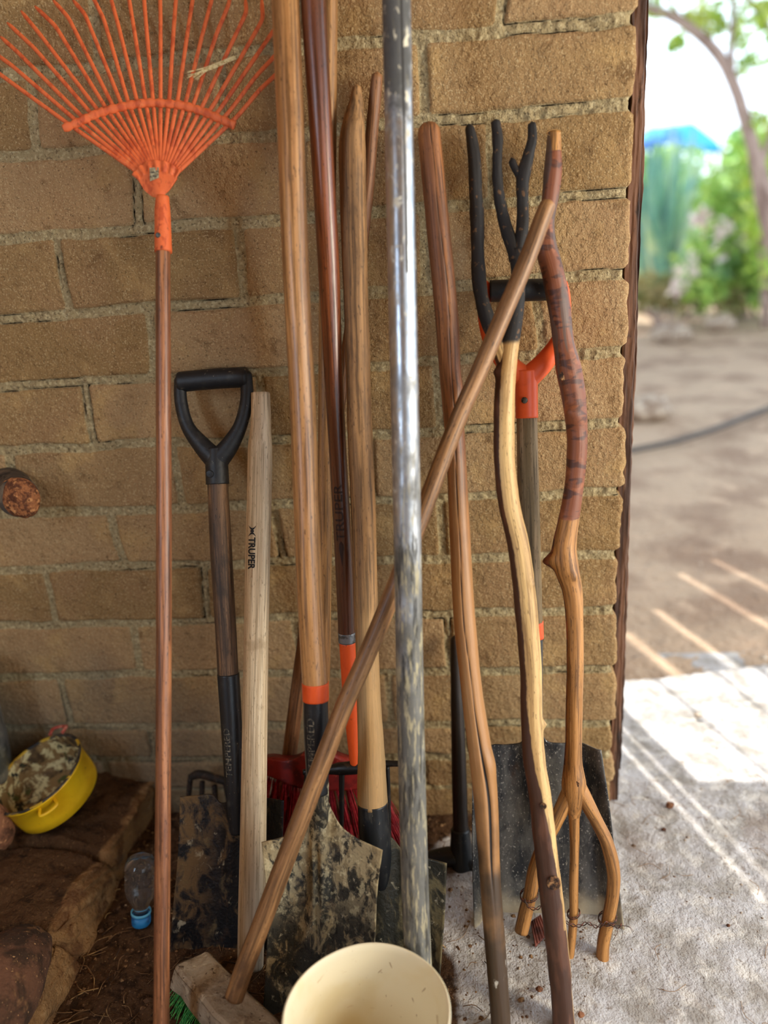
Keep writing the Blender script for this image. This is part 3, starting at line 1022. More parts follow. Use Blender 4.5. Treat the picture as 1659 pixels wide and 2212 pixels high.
# ------------------------------------------------------------------ writing wrapped on round surfaces
def glyphs(txt, size, bold=0.0):
    cu = bpy.data.curves.new('lettering', 'FONT')
    cu.body = txt; cu.size = size; cu.offset = bold
    cu.resolution_u = 6
    o = bpy.data.objects.new('lettering', cu)
    scene.collection.objects.link(o)
    dg = bpy.context.evaluated_depsgraph_get()
    me = bpy.data.meshes.new_from_object(o.evaluated_get(dg))
    bm = bmesh.new(); bm.from_mesh(me)
    bmesh.ops.triangulate(bm, faces=bm.faces)
    ys = [v.co.y for v in bm.verts]
    y0, y1 = min(ys), max(ys)
    for k in range(1, 9):
        g = bm.verts[:] + bm.edges[:] + bm.faces[:]
        bmesh.ops.bisect_plane(bm, geom=g, plane_co=(0, y0 + (y1 - y0) * k / 9, 0), plane_no=(0, 1, 0))
    V = [(v.co.x, v.co.y) for v in bm.verts]
    bm.verts.index_update()
    F = [[v.index for v in f.verts] for f in bm.faces]
    bm.free()
    bpy.data.objects.remove(o); bpy.data.curves.remove(cu); bpy.data.meshes.remove(me)
    x0 = min(v[0] for v in V)
    return [(a - x0, b - (y0 + y1) / 2) for a, b in V], F


def wrap(name, txt, size, tube, l0, ang, down, m, parent, bold=0.0, off=.0005, stretch=1.0):
    """down=True: reads from top to bottom, letter tops to the right"""
    V, F = glyphs(txt, size, bold)
    W = max(v[0] for v in V)
    out = []
    for (a, b) in V:
        a *= stretch
        if down: l, s = l0 + a, b
        else: l, s = l0 + W * stretch - a, -b
        i = tube.slice(l)
        r = tube.R[i]
        out.append(tube.at(l, ang + s / r, off))
    return mk(name, out, F, m, parent, smooth=False)


def disc(name, c, nrm, r, h, m, parent, n=24, dome=.6):
    nrm = Vector(nrm).normalized()
    M = nrm.to_track_quat('Z', 'Y').to_matrix().to_4x4()
    M.translation = Vector(c)
    prof = [(r, -h), (r, h * .2)] + [(r * math.cos(a), h * .2 + h * dome * math.sin(a)) for a in np.linspace(.2, 1.5, 6)]
    return lathe(name, prof, M, m, parent, n)


def mean_foot(t):
    return t.C[-1]


# ------------------------------------------------------------------ leaf rake
PL = leanp(-.60, -.030, 200, -10)
rake = thing('leaf_rake', onz(345, 2330, 0), 'long-handled leaf rake with a fan of orange steel tines', 'rake')
h = px_tube([(352, 540, 31), (353, 800, 32), (354, 1200, 33), (353, 1600, 33), (350, 2000, 34), (347, 2360, 35)], PL, rf=wob(1, .02))
put('handle', h, w_rake, rake)
so = px_tube([(351, 425, 28), (351, 455, 33), (352, 500, 35), (353, 545, 37)], PL, step=.003)
put('socket', so, orange_rake, rake)
disc('rivet', on(348, 508, PL) + Vector((0, -.0135, 0)), (0, -1, .1), .004, .0015, rivet_m, rake)
z1 = lambda x, y: (x / 2.676, y / 2.676)
plate('head_plate', [z1(768, 1018), z1(800, 978), z1(850, 948), z1(912, 938), z1(975, 945), z1(1020, 970), z1(1048, 1000)],
      [z1(880, 1140), z1(900, 1150), z1(930, 1155), z1(950, 1140), z1(962, 1128)],
      [z1(768, 1018), z1(805, 1050), z1(840, 1105), z1(880, 1140)],
      [z1(1048, 1000), z1(1018, 1050), z1(985, 1100), z1(962, 1128)], PL, orange_rake, rake,
      disp=lambda u, v: .004 + .004 * np.exp(-((u - .5) / .3) ** 2) + .0012 * np.sin(u * 40) * (v < .3), thick=.004, nu=60, nv=40)
lb = mat('faded_sticker', '#8f8466', [('#4f4a3e', 'noise', ((10, 10, 400), .5, .55)), ('#b5a988', 'noise', (300, .5, .6))], coord='obj', rough=.7)
V = [on(*z1(*q), PL) + Vector((0, -.0095, 0)) for q in [(878, 972), (930, 970), (930, 1030), (880, 1050)]]
V += [v + Vector((0, .001, 0)) for v in V]
mk('sticker', V, [[0, 1, 2, 3], [4, 7, 6, 5], [0, 4, 5, 1], [1, 5, 6, 2], [2, 6, 7, 3], [3, 7, 4, 0]], lb, rake, smooth=False)
mid = [(400, 720), (440, 697), (480, 680), (525, 655), (565, 637), (610, 622), (650, 607), (700, 597), (740, 587), (790, 577), (838, 565), (882, 555), (928, 555), (980, 555), (1030, 562), (1080, 567), (1128, 577), (1182, 590), (1235, 605), (1280, 620), (1330, 640), (1380, 665)]
tipz = [[(0, 430), (-60, 380)], [(70, 380), (-40, 300)], [(100, 300), (0, 210)], [(200, 280), (40, 130)], [(240, 210), (120, 62)], [(320, 150), (200, 35)], [(395, 100), (305, 0)], [(490, 80), (420, 0)], [(600, 110), (540, -10), (500, -60)], [(690, 170), (635, -30)], [(775, 170), (740, -40)], [(845, 150), (830, -40)], [(928, 100), (925, -40)], [(1005, 150), (1020, -40)], [(1090, 150), (1120, -40)], [(1170, 200), (1232, -30)], [(1250, 200), (1325, 20), (1330, -40)], [(1330, 270), (1425, 70), (1418, -10)], [(1400, 320), (1520, 110), (1512, -10)], [(1450, 370), (1600, 150)], [(1480, 440), (1620, 290)], [(1500, 520), (1640, 390)]]
for k in range(22):
    u = k / 21
    bx = 790 + (1030 - 790) * u
    by = 1000 - 55 * math.sin(math.pi * min(max(u, .04), .96))
    pts = [(bx, by), mid[k]] + tipz[k]
    Q = []
    for j, (a, b) in enumerate(pts):
        a, b = z1(a, b)
        v = on(a, b, PL)
        if j == len(pts) - 1: v = v + ray(a, b) * .004
        Q.append(tuple(v))
    # polyline with slightly softened corners
    n = 70
    d = np.r_[0, np.cumsum(np.linalg.norm(np.diff(np.array(Q), axis=0), axis=1))]
    t = np.linspace(0, d[-1], n)
    C = np.stack([np.interp(t, d, np.array(Q)[:, c]) for c in range(3)], 1)
    for _ in range(3):
        C[1:-1] = (C[:-2] + C[1:-1] * 2 + C[2:]) / 4
    R = np.full(n, .0032) * (1 + .12 * (fbm(t, k * 3, 60, k) - .5)); R[-3:] *= np.array([.9, .7, .4])
    tb_ = Tube(C, R, nseg=8, flat=.5)
    put('tine', tb_, orange_rake, rake)
barp = [z1(*q) for q in [(372, 745), (430, 722), (520, 680), (610, 645), (700, 622), (790, 605), (870, 597), (960, 600), (1050, 610), (1130, 632), (1210, 660), (1290, 695), (1362, 728)]]
bt = px_tube([(a, b, 17) for a, b in barp], PL, step=.0015, off=.004, nseg=20,
             rf=lambda th, L, R: 1 + .3 * (np.abs(np.sin(L * math.pi / .0152)) - .6), flat=.45, ref=(0, -1, 0))
put('spreader_bar', bt, orange_rake, rake)

straw = mat('dry_straw', '#e3cf9a', [('#b79a5e', 'noise', (300, .5, .6))], coord='obj')
S = []
for k in range(16):
    a = z1(1370 + rnd.uniform(-10, 10), 340 + rnd.uniform(-12, 12)); b = z1(1240 + rnd.uniform(-5, 5), 395 + rnd.uniform(-14, 14)); c = z1(1100 + rnd.uniform(-8, 90), 425 + rnd.uniform(-5, 50))
    Q = crom([tuple(on(a[0], a[1], PL) + Vector((0, -.012, 0))), tuple(on(b[0], b[1], PL) + Vector((0, -.010, 0))), tuple(on(c[0], c[1], PL) + Vector((0, -.014, 0)))], 14)
    S.append(Tube(Q, np.full(14, .0005), nseg=5))
tag(put('straw_tuft', S, straw), 'wisp of pale dry straw caught between the orange rake tines', 'straw')

# ------------------------------------------------------------------ D-grip shovel at the left
PS = leanp(-.365, -.042, 460, 805)
sh = thing('shovel', onz(470, 2065, 0), 'shovel with a black plastic D-grip and dark rusty square blade', 'shovel')
hb = px_tube([(382, 826, 44), (455, 819, 44), (539, 814, 44)], PS, step=.003, round0=.006, round1=.006)
la = px_tube([(389, 812, 26), (391, 868, 28), (406, 922, 30), (436, 962, 40), (464, 992, 48)], PS, step=.003, flat=.9, round0=.008)
ra = px_tube([(531, 800, 26), (533, 862, 28), (519, 920, 30), (496, 962, 40), (472, 992, 48)], PS, step=.003, flat=.9, round0=.008)
put('grip', [hb, la, ra], black_plastic, sh)
gs = px_tube([(466, 968, 40), (468, 1000, 48), (470, 1046, 50)], PS, step=.002)
put('grip_socket', gs, black_plastic, sh)
disc('rivet', on(462, 1016, PS) + Vector((-.001, -.0225, 0)), (0, -1, .2), .0065, .0015, black_plastic, sh)
put('shaft', px_tube([(470, 1040, 44), (478, 1200, 47), (487, 1350, 46), (493, 1462, 45)], PS, rf=wob(2, .015)), w_grip, sh)
skt = px_tube([(493, 1455, 48), (499, 1550, 46), (504, 1640, 44), (508, 1720, 40), (512, 1800, 26)], PS, step=.003)
put('socket', skt, black_steel, sh)
emb = mat('embossed_steel', '#4b4a44', [('#8a8370', 'noise', (300, .5, .6))], rough=.45, metal=.4, coord='obj')
wrap('lettering', 'TEMPERED', .0165, skt, .092, -.20, False, emb, sh, bold=.0003, off=.0006, stretch=1.12)
plate('blade', [(389, 1722), (420, 1722), (455, 1722), (470, 1738), (485, 1735), (500, 1720), (515, 1722), (530, 1732), (560, 1728), (612, 1730)],
      [(367, 2062), (410, 2078), (490, 2085), (560, 2080), (600, 2070)],
      [(389, 1722), (384, 1850), (374, 1960), (367, 2062)],
      [(612, 1730), (608, 1850), (602, 1960), (600, 2070)], PS, blade_left_m, sh,
      disp=lambda u, v: .012 * (np.abs(2 * u - 1) ** 2.5) - .012 + .018 * np.exp(-((u - .52) / .10) ** 2) * (1 - v) ** 1.3, thick=.003)

# ------------------------------------------------------------------ new pale handle
PW = leanp(-.412, -.056, 563, 849)
def sq(th, L, R):
    c, s = np.abs(np.cos(th)), np.abs(np.sin(th))
    return (c ** 3 + s ** 3) ** (-1 / 3.) * (1 + .01 * (fbm(L * 12, th, 1, 3) - .5))
nh = thing('tool_handle', onz(541, 2085, 0), 'unused pale wooden handle stamped with black letters, beside the D-grip shovel', 'handle')
ht = px_tube([(563, 849, 39), (564, 900, 42), (563, 935, 45), (562, 965, 51), (560, 1080, 52), (557, 1200, 52), (553, 1400, 52), (550, 1600, 53), (547, 1800, 55), (543, 2000, 56), (541, 2088, 54)], PW, rf=sq, flat=.8, nseg=40)
put('shaft', ht, w_pale, nh)
l0 = float(np.interp(0, [0], [0]))
def len_at(tube, px, py, pl):
    p = np.array(on(px, py, pl)); return float(tube.L[np.argmin(np.linalg.norm(tube.C - p, axis=1))])
la_, lb_ = len_at(ht, 558, 1160, PW), len_at(ht, 557, 1228, PW)
def sqoff(a_, r_=.022):
    c, s = abs(math.cos(a_)), abs(math.sin(a_))
    return r_ * ((c ** 3 + s ** 3) ** (-1 / 3.) - 1) + .0008
V, F = glyphs('TRUPER', .0175, .0006)
W_ = max(v[0] for v in V); kx = (lb_ - la_) / W_
out = [ht.at(la_ + a * kx, -.30 + b * .85 / .0205, sqoff(-.30 + b * .85 / .0205)) for a, b in V]
mk('brand_lettering', out, F, ink, nh, smooth=False)
# the mark above the word: two facing claws round a small figure
lg = len_at(ht, 557, 1134, PW)
V, F = [], []
def logo_poly(pts):
    o = len(V)
    for (a, b) in pts: V.append(tuple(ht.at(lg + a, -.30 + b / .0205, sqoff(-.30 + b / .0205))))
    F.append(list(range(o, o + len(pts))))
for sgn in (-1, 1):
    cc = .0095
    bs_ = np.linspace(-.0066, .0066, 11)
    O = [(cc + sgn * (.0100 - .0082 * math.cos(math.pi * b_ / .0134)), b_) for b_ in bs_]
    In = [(o_[0] + sgn * .0034 * math.cos(math.pi * b_ / .0134), b_ * .97) for o_, b_ in zip(O, bs_)]
    for i in range(10):
        logo_poly([O[i], O[i + 1], In[i + 1], In[i]])
logo_poly([(cc + .0024 * math.cos(t), .0030 * math.sin(t)) for t in np.linspace(0, 6.28, 13)[:-1]])
mk('brand_mark', V, F, ink, nh, smooth=False)
for q in range(3):
    wrap('small_print', 'iiiii', .004, ht, len_at(ht, 557, 1231 + q * 6, PW), -.25, True, w_stick, nh, off=.0012)

# ------------------------------------------------------------------ front square shovel
PF = leanp(-.475, -.085, 610, -160)
fs = thing('shovel', onz(680, 2190, 0), 'long-handled square shovel, orange collar, cement-crusted blade in front', 'shovel')
put('shaft', px_tube([(612, -160, 60), (617, 0, 60), (628, 280, 59), (638, 560, 57), (655, 900, 56), (668, 1250, 56), (681, 1480, 56)], PF, rf=wob(5, .006)), w_front, fs)
put('collar', px_tube([(681, 1474, 58), (682, 1512, 57)], PF, step=.002), orange_paint, fs)
fk = px_tube([(682, 1508, 54), (683, 1580, 54), (685, 1650, 50), (687, 1712, 46)], PF, step=.003)
put('socket', fk, black_steel, fs)
put('neck', px_tube([(687, 1690, 47), (688, 1730, 45, -.002), (689, 1790, 40, -.010), (690, 1850, 26, -.016)], PF, step=.003, flat=.9), blade_front_m, fs)
wrap('lettering', 'TEMPERED', .0175, fk, .026, -.28, False, emb, fs, bold=.0003, off=.0006, stretch=1.10)
plate('blade', [(569, 1812), (600, 1809), (628, 1803), (650, 1775), (664, 1738), (676, 1716), (692, 1714), (706, 1728), (716, 1760), (735, 1790), (770, 1811), (827, 1829)],
      [(572, 2185), (640, 2215), (700, 2222), (760, 2215), (800, 2200)],
      [(569, 1812), (576, 1880), (582, 1960), (580, 2060), (572, 2185)],
      [(827, 1829), (816, 1910), (810, 2020), (804, 2100), (800, 2200)], PF, blade_front_m, fs, nu=110, nv=120,
      disp=lambda u, v: .022 * (np.abs(2 * u - 1) ** 2.2) - .010 + .022 * np.exp(-((u - .47) / .09) ** 2) * (1 - v) ** 1.2
      - .009 * np.exp(-((u - .47) / .02) ** 2) * sstep(v, .15, .3) * (1 - sstep(v, .5, .75)) + .0015 * np.sin(u * 9 + v * 7), thick=.003)

# ------------------------------------------------------------------ varnished handle with orange tube and black wire rake head
PR = leanp(-.258, -.088, 672, -160)
gr = thing('garden_rake', onz(770, 1840, 0), 'dark red varnished handle with silver band, orange sleeve and black rake head', 'rake')
rh = px_tube([(672, -160, 58), (677, 0, 56), (693, 280, 50), (709, 560, 47), (720, 800, 41), (731, 1000, 38), (745, 1250, 39), (749, 1370, 37)], PR, rf=wob(6, .005))
put('shaft', rh, w_red, gr)
put('band', px_tube([(749, 1365, 38), (750, 1386, 38)], PR, step=.002), zinc_m, gr)
put('sleeve', px_tube([(750, 1385, 35), (757, 1500, 34), (762, 1590, 26), (766, 1656, 18)], PR, step=.004, round1=.003), orange_paint, gr)
engr = mat('burnt_engraving', '#2a120a', rough=.5)
lr = len_at(rh, 738, 1040, PR)
wrap('brand_lettering', 'TRUPER', .020, rh, lr, -.1, False, engr, gr, bold=.0003, off=.0004, stretch=1.35)
fl = len_at(rh, 742, 1162, PR)
V = [tuple(rh.at(fl + a, -.05 + b / .017, .0005)) for a, b in [(0, 0), (.006, .004), (.014, .0045), (.03, .002), (.045, 0), (.03, -.002), (.014, -.0045), (.006, -.004)]]
mk('flame_mark', V, [list(range(8))], engr, gr, smooth=False)
blk = mat('tarred_iron', '#14110f', [('#8a7c5c', 'noise', ((90, 90, 40), .66, .74), {'f': .9}), ('#3a2a1c', 'noise', (60, .55, .65))], rough=.45, bumps=[((150, 150, 60), .0012)])
put('rake_bar', px_tube([(655, 1668, 12), (700, 1664, 16), (735, 1660, 26), (775, 1658, 26), (815, 1650, 15), (866, 1650, 13)], PR, step=.003, rf=wob(9, .10, 70)), blk, gr)
for (a, b) in [((664, 1668), (652, 1790)), ((703, 1668), (702, 1800)), ((738, 1664), (738, 1810)), ((800, 1655), (806, 1825)), ((836, 1655), (842, 1850))]:
    put('tooth', px_tube([(a[0], a[1], 13), ((a[0] + b[0]) / 2, (a[1] + b[1]) / 2, 11), (b[0], b[1], 7)], PR, step=.004, rf=wob(a[0], .1, 70)), blk, gr)

# ------------------------------------------------------------------ red broom with tan handle
PB = leanp(-.200, -.030, 712, -160)
br = thing('broom', onz(690, 1840, 0), 'red plastic fan broom with tan handle behind the shovels', 'broom')
put('handle', px_tube([(712, -160, 37), (711, 0, 37), (709, 300, 36), (704, 850, 33), (700, 1250, 32), (697, 1460, 32), (690, 1640, 32)], PB), w_tan, br)
red_pl = mat('red_plastic', '#8a2019', [('#561310', 'noise', (30, .45, .65)), ('#c9563f', 'noise', (80, .62, .7), {'f': .5})], rough=.45, coord='obj')
plate('head', [(520, 1655), (578, 1638), (620, 1640), (650, 1628), (672, 1600), (700, 1600), (722, 1628), (770, 1650), (830, 1680)],
      [(518, 1672), (578, 1670), (640, 1690), (690, 1698), (740, 1700), (790, 1700), (832, 1700)],
      [(520, 1655), (518, 1672)], [(830, 1680), (832, 1700)], PB, red_pl, br,
      disp=lambda u, v: .016 * np.sin(np.pi * np.clip(u, 0, 1)) * (.5 + v * .5), thick=.03, nu=60, nv=16)
bris_m = mat('red_bristle', '#b3222c', [('#d8404a', 'noise', (200, .5, .6)), ('#7a1018', 'noise', (30, .5, .65))], rough=.4, coord='obj')
V, F = [], []
for k in range(520):
    u = rnd.random()
    x0 = 525 + 300 * u; x1 = 470 + 430 * u + rnd.uniform(-8, 8)
    y0 = 1672 + 26 * u ** .6
    a = on(x0, y0, PB) + Vector((0, rnd.uniform(-.014, .012), 0)); b = on(x1, 1838 + rnd.uniform(-15, 12) - (0 if u > .5 else 14), PB) + Vector((0, rnd.uniform(-.03, .03), 0))
    if k % 3: 
        c_ = round(u * 16) / 16; a = a.lerp(on(525 + 300 * c_, y0, PB), .8)
    w = .0011
    m_ = a.lerp(b, .5) + Vector((0, -.002, -.002))
    o_ = len(V)
    for p in (a, m_, b):
        V += [p + Vector((-w, 0, 0)), p + Vector((w * .5, -w, 0)), p + Vector((w * .5, w, 0))]
    for s_ in (0, 3):
        for q in range(3):
            F.append([o_ + s_ + q, o_ + s_ + (q + 1) % 3, o_ + s_ + 3 + (q + 1) % 3, o_ + s_ + 3 + q])
bo = mk('bristles', V, F, bris_m, br); bo['kind'] = 'stuff'

# ------------------------------------------------------------------ rear square shovel with whittled rough handle
PQ = leanp(-.405, -.055, 770, 182)
qs_ = thing('shovel', onz(880, 2150, 0), 'shovel with a rough whittled pointed handle, its blade behind the steel pipe', 'shovel')
put('shaft', px_tube([(771, 182, 17), (770, 215, 28), (766, 250, 42), (762, 290, 56), (761, 340, 59), (766, 560, 55), (777, 900, 54), (785, 1100, 54), (791, 1300, 52), (796, 1500, 53), (801, 1600, 57), (805, 1740, 65)], PQ, round0=.004, nseg=36,
                     rf=wob(8, .05, 22, knots=[(.06, .3, .012, .002), (.11, .8, .008, .002)])), w_rough, qs_)
put('socket', px_tube([(805, 1732, 66), (809, 1800, 67, -.002), (815, 1850, 62, -.010), (822, 1910, 40, -.022)], PQ, step=.003, rf=wob(12, .02, 60)), black_steel, qs_)
plate('blade', [(700, 1862), (760, 1850), (790, 1815), (815, 1800), (843, 1815), (870, 1850), (910, 1858), (964, 1862)],
      [(720, 2165), (800, 2195), (880, 2195), (944, 2172)],
      [(700, 1862), (705, 2000), (720, 2165)],
      [(964, 1862), (960, 1960), (952, 2070), (944, 2172)], PQ, blade_rear_m, qs_, nu=80, nv=90,
      disp=lambda u, v: .024 * (np.abs(2 * u - 1) ** 2.4) - .018 + .020 * np.exp(-((u - .45) / .11) ** 2) * (1 - v) ** 1.1, thick=.003)

# ------------------------------------------------------------------ hoe behind
PH = leanp(-.135, -.030, 812, 160)
ho = thing('hoe', onz(620, 1812, 0), 'hoe with a thin slanting stick handle, standing behind the shovels', 'hoe')
put('handle', px_tube([(815, 155, 22), (812, 190, 26), (802, 300, 28), (795, 400, 27), (778, 560, 26), (720, 960, 28), (682, 1200, 28), (655, 1400, 30), (628, 1610, 32), (615, 1712, 30)], PH, round0=.005, rf=wob(10, .03)), w_stick, ho)
plate('blade', [(572, 1722), (600, 1716), (650, 1714), (664, 1720)], [(565, 1825), (610, 1835), (668, 1832)], [(572, 1722), (565, 1825)], [(664, 1720), (668, 1832)], PH, blade_left_m, ho,
      disp=lambda u, v: .012 * v, thick=.004, nu=30, nv=30)

# ------------------------------------------------------------------ steel pipe
PP = leanp(-.550, -.140, 852, -160)
pt = px_tube([(852, -160, 62), (856, 0, 62), (868, 560, 62), (879, 1100, 60), (886, 1500, 59), (896, 1900, 59), (907, 2175, 59)], PP, nseg=64, step=.004,
             rf=lambda th, L, R: 1 - .03 * np.exp(-((((th - .42 + np.pi) % (2 * np.pi)) - np.pi) / .06) ** 2) * (L < .42) + .004 * (fbm(L * 20, th, 1, 5) - .5))
thh = ((pt.ang - .42 + np.pi) % (2 * np.pi)) - np.pi
lm = pt.sl * pt.L[-1]
seam = np.exp(-(thh / .10) ** 2) * (lm < .46)
topd = (1 - sstep(lm, .16, .36)) * (.55 + .45 * np.cos(pt.ang + .2))
o = put('metal_pipe', pt, pipe_m, extra={'seam': seam, 'top': topd})
tag(o, 'thick galvanised steel pipe, its lower half crusted with mortar', 'pipe')

# ------------------------------------------------------------------ cracked pole
PC = leanp(-.500, -.045, 925, 264)
def crack_rf(th, L, R):
    f = wob(14, .045, 16, knots=[(.42, 1.3, .03, .003), (1.0, .9, .03, .004)])(th, L, R)
    a0 = .10 + .18 * np.sin(L * 7) + .06 * np.sin(L * 31)
    da = ((th - a0 + np.pi) % (2 * np.pi)) - np.pi
    wd = .045 + .17 * np.exp(-((L - 1.08) / .10) ** 2)
    dep = (.10 + .26 * np.exp(-((L - 1.08) / .12) ** 2)) * (1 - sstep(L, 1.14, 1.24)) * (.6 + .4 * sstep(fbm(L * 9, 2, 1, 4), .3, .5))
    return f * (1 - dep * np.exp(-(da / wd) ** 2))
ct = px_tube([(926, 264, 44), (928, 300, 49), (945, 480, 50), (957, 600, 50), (966, 700, 50), (972, 800, 47), (983, 950, 43), (993, 1150, 44), (1003, 1330, 46), (1020, 1500, 46), (1034, 1600, 50), (1047, 1700, 51), (1053, 1790, 48), (1056, 1850, 46), (1062, 1950, 46), (1074, 2100, 44), (1086, 2270, 42)], PC, nseg=72, step=.004, round0=.014, rf=crack_rf)
lm = ct.sl * ct.L[-1]
a0 = .10 + .18 * np.sin(lm * 7) + .06 * np.sin(lm * 31)
da = ((ct.ang - a0 + np.pi) % (2 * np.pi)) - np.pi
spl = np.exp(-(da / (.05 + .13 * np.exp(-((lm - 1.08) / .10) ** 2))) ** 2) * (1 - sstep(lm, 1.14, 1.24))
tag(put('wooden_pole', ct, w_crack, extra={'split': spl}), 'brown wooden pole with a long lengthwise crack and paint-spotted black foot', 'pole')

# ------------------------------------------------------------------ forked branch with charred prongs
PG = leanp(-.480, -.045, 1118, 263)
fb = thing('forked_branch', onz(1226, 2280, 0), 'half-peeled forked branch with charred black prongs at its top', 'branch')
def branch_part(name, pts, seed, parent, charf, barkf, m, **kw):
    t = px_tube(pts, kw.pop('pl'), step=.004, nseg=36, rf=wob(seed, .07 if name == 'trunk' else .13, 26 if name == 'trunk' else 55, kw.pop('knots', ())), **kw)
    z = t.V[:, 2]
    return put(name, t, m, parent, extra={'char': charf(t), 'bark': barkf(t), 'greybark': np.zeros(len(z))})
zc = on(1092, 760, PG).z
def charf(t): return sstep(t.V[:, 2], zc - .02, zc + .05)
def barkf(t):
    z = t.V[:, 2]
    a = ((t.ang + np.pi) % (2 * np.pi)) - np.pi
    z0 = on(1150, 1500, PG).z
    lim = np.where(z > z0, -.55, -.55 + (z0 - z) * 5.2)
    return np.maximum(sstep(np.minimum(lim, .9) - a + .5, .1, .9), sstep(np.abs(a), 2.0, 2.4)) * (1 - charf(t)) + (z < on(1200, 2000, PG).z) * (a < 1.35)
branch_part('trunk', [(1118, 540, 34), (1120, 600, 32), (1112, 680, 36), (1098, 760, 42), (1091, 840, 44), (1089, 920, 45), (1090, 1000, 45), (1100, 1090, 46), (1118, 1170, 46), (1130, 1250, 46), (1140, 1350, 48), (1147, 1450, 46), (1149, 1550, 46), (1154, 1640, 46), (1166, 1720, 47), (1181, 1850, 48), (1196, 1980, 48), (1211, 2120, 46), (1222, 2270, 46)],
            21, fb, charf, barkf, w_branch, pl=PG, knots=[(.19, -1.2, .01, .006), (1.22, .3, .012, .005), (.52, .9, .008, .003), (.74, 1.5, .008, .006)])
branch_part('prong', [(1149, 263, 17), (1150, 300, 22), (1140, 340, 24), (1129, 385, 30), (1130, 450, 25), (1128, 500, 28), (1118, 560, 36)], 22, fb, charf, barkf, w_branch, pl=PG, round0=.005)
branch_part('prong', [(1070, 258, 20), (1075, 300, 23), (1074, 350, 24), (1076, 400, 23), (1083, 450, 26), (1096, 500, 28), (1116, 560, 32)], 23, fb, charf, barkf, w_branch, pl=PG, round0=.005)
branch_part('prong', [(1012, 268, 18), (1018, 295, 25), (1025, 350, 28), (1029, 440, 30), (1032, 540, 30), (1037, 620, 30), (1050, 680, 32), (1072, 735, 34), (1092, 790, 36)], 24, fb, charf, barkf, w_branch, pl=PG, round0=.008)
branch_part('twig', [(1105, 341, 15), (1110, 358, 16), (1121, 378, 18), (1130, 396, 20)], 25, fb, charf, barkf, w_branch, pl=PG, round0=.004)

# ------------------------------------------------------------------ three-pronged fork branch
PK = leanp(-.350, -.040, 1196, 287)
knot_m = mat('branch_knot', '#7d5636', [('#2a180e', 'noise', (180, .42, .55), {'d': 8}), ('#b98b5c', 'noise', (120, .56, .66))], rough=.85, coord='obj', bumps=[(300, .002)])
rb = thing('branch_pitchfork', onz(1230, 2080, 0), 'crooked three-pronged branch fork with red-brown bark above, bare wood below', 'branch')
zb = on(1222, 1130, PK).z
zt_ = on(1195, 330, PK).z
def ch0(t): return np.zeros(len(t.V))
def bkf(t):
    a = ((t.ang + np.pi) % (2 * np.pi)) - np.pi
    z = t.V[:, 2]
    return np.maximum(sstep(z, zb - .01, zb + .03) * (1 - sstep(z, zt_ - .005, zt_ + .01)), ((a < -1.2) | (a > 1.75)) * (z > on(1240, 1650, PK).z) * .7)
tk_ = px_tube([(1197, 286, 27), (1196, 320, 32), (1194, 370, 38), (1188, 430, 36), (1180, 480, 36), (1180, 530, 44), (1195, 590, 48), (1208, 660, 48), (1218, 740, 46), (1227, 790, 54), (1238, 850, 52), (1246, 930, 46), (1245, 1000, 44), (1237, 1070, 42), (1227, 1130, 44), (1219, 1180, 50), (1222, 1220, 52), (1236, 1275, 42), (1241, 1340, 37), (1242, 1430, 36), (1240, 1520, 36), (1239, 1600, 37), (1238, 1650, 40), (1240, 1695, 52), (1240, 1730, 42), (1240, 1762, 25), (1240, 1775, 18)],
              PK, step=.003, nseg=40, rf=wob(31, .06, 22, knots=[(.44, -.2, .02, .006), (.43, -.5, .012, .004), (.672, -1.55, .013, .016), (.70, .4, .01, .003), (1.16, -.1, .012, .004)]))
zz = tk_.V[:, 2]
gb = sstep(fbm(zz * 9, tk_.ang, 1, 5), .45, .65) * (zz > on(1240, 880, PK).z) * .9
put('trunk', tk_, w_fork, rb, extra={'bark': bkf(tk_), 'char': ch0(tk_), 'greybark': gb})
def prong(pts, seed, **k):
    t = px_tube(pts, PK, step=.004, nseg=28, rf=wob(seed, .06, 26), **k)
    return put('prong', t, w_fork, rb, extra={'bark': np.zeros(len(t.V)), 'char': ch0(t), 'greybark': np.zeros(len(t.V))})
prong([(1236, 1700, 36), (1214, 1745, 32), (1190, 1795, 28), (1168, 1840, 28), (1155, 1880, 28), (1146, 1930, 29), (1136, 1970, 30), (1126, 2012, 30)], 41)
prong([(1240, 1735, 28), (1240, 1765, 24), (1241, 1830, 20), (1239, 1920, 20), (1239, 1980, 19), (1233, 2050, 18), (1229, 2092, 14)], 42, round1=.004)
prong([(1246, 1695, 36), (1268, 1735, 32), (1290, 1775, 29), (1311, 1820, 29), (1325, 1880, 29), (1324, 1930, 28), (1314, 1985, 28), (1303, 2040, 27), (1302, 2102, 26)], 43)
cut_m = mat('cut_end_wood', '#c9a268', [('#8a6234', 'noise', (160, .5, .62))], coord='obj', rough=.8)
for (kx_, ky_, kr, tt, dr) in ((1216, 808, .0075, PK, .0165), (1241, 1678, .0055, PK, .0185)):
    disc('knot', on(kx_, ky_, tt) + Vector((0, -dr, 0)), (-.15, -1, .3), kr, .0012, knot_m, rb, dome=.3)
disc('knot', on(1193, 1886, PG) + Vector((0, -.0205, 0)), (-.1, -1, .35), .0105, .003, knot_m, fb, dome=.5)
disc('knot', on(1168, 1722, PG) + Vector((.002, -.0205, 0)), (-.1, -1, .35), .005, .001, knot_m, fb, dome=.3)
ce = on(1196, 287, PK)
disc('cut_end', ce + Vector((0, 0, .001)), (-.1, -.5, 1), .0115, .0008, cut_m, rb, dome=.2)
wire_m = mat('rusty_wire', '#3d2b24', [('#7a4030', 'noise', (200, .5, .6))], rough=.6, coord='obj')
wt = []
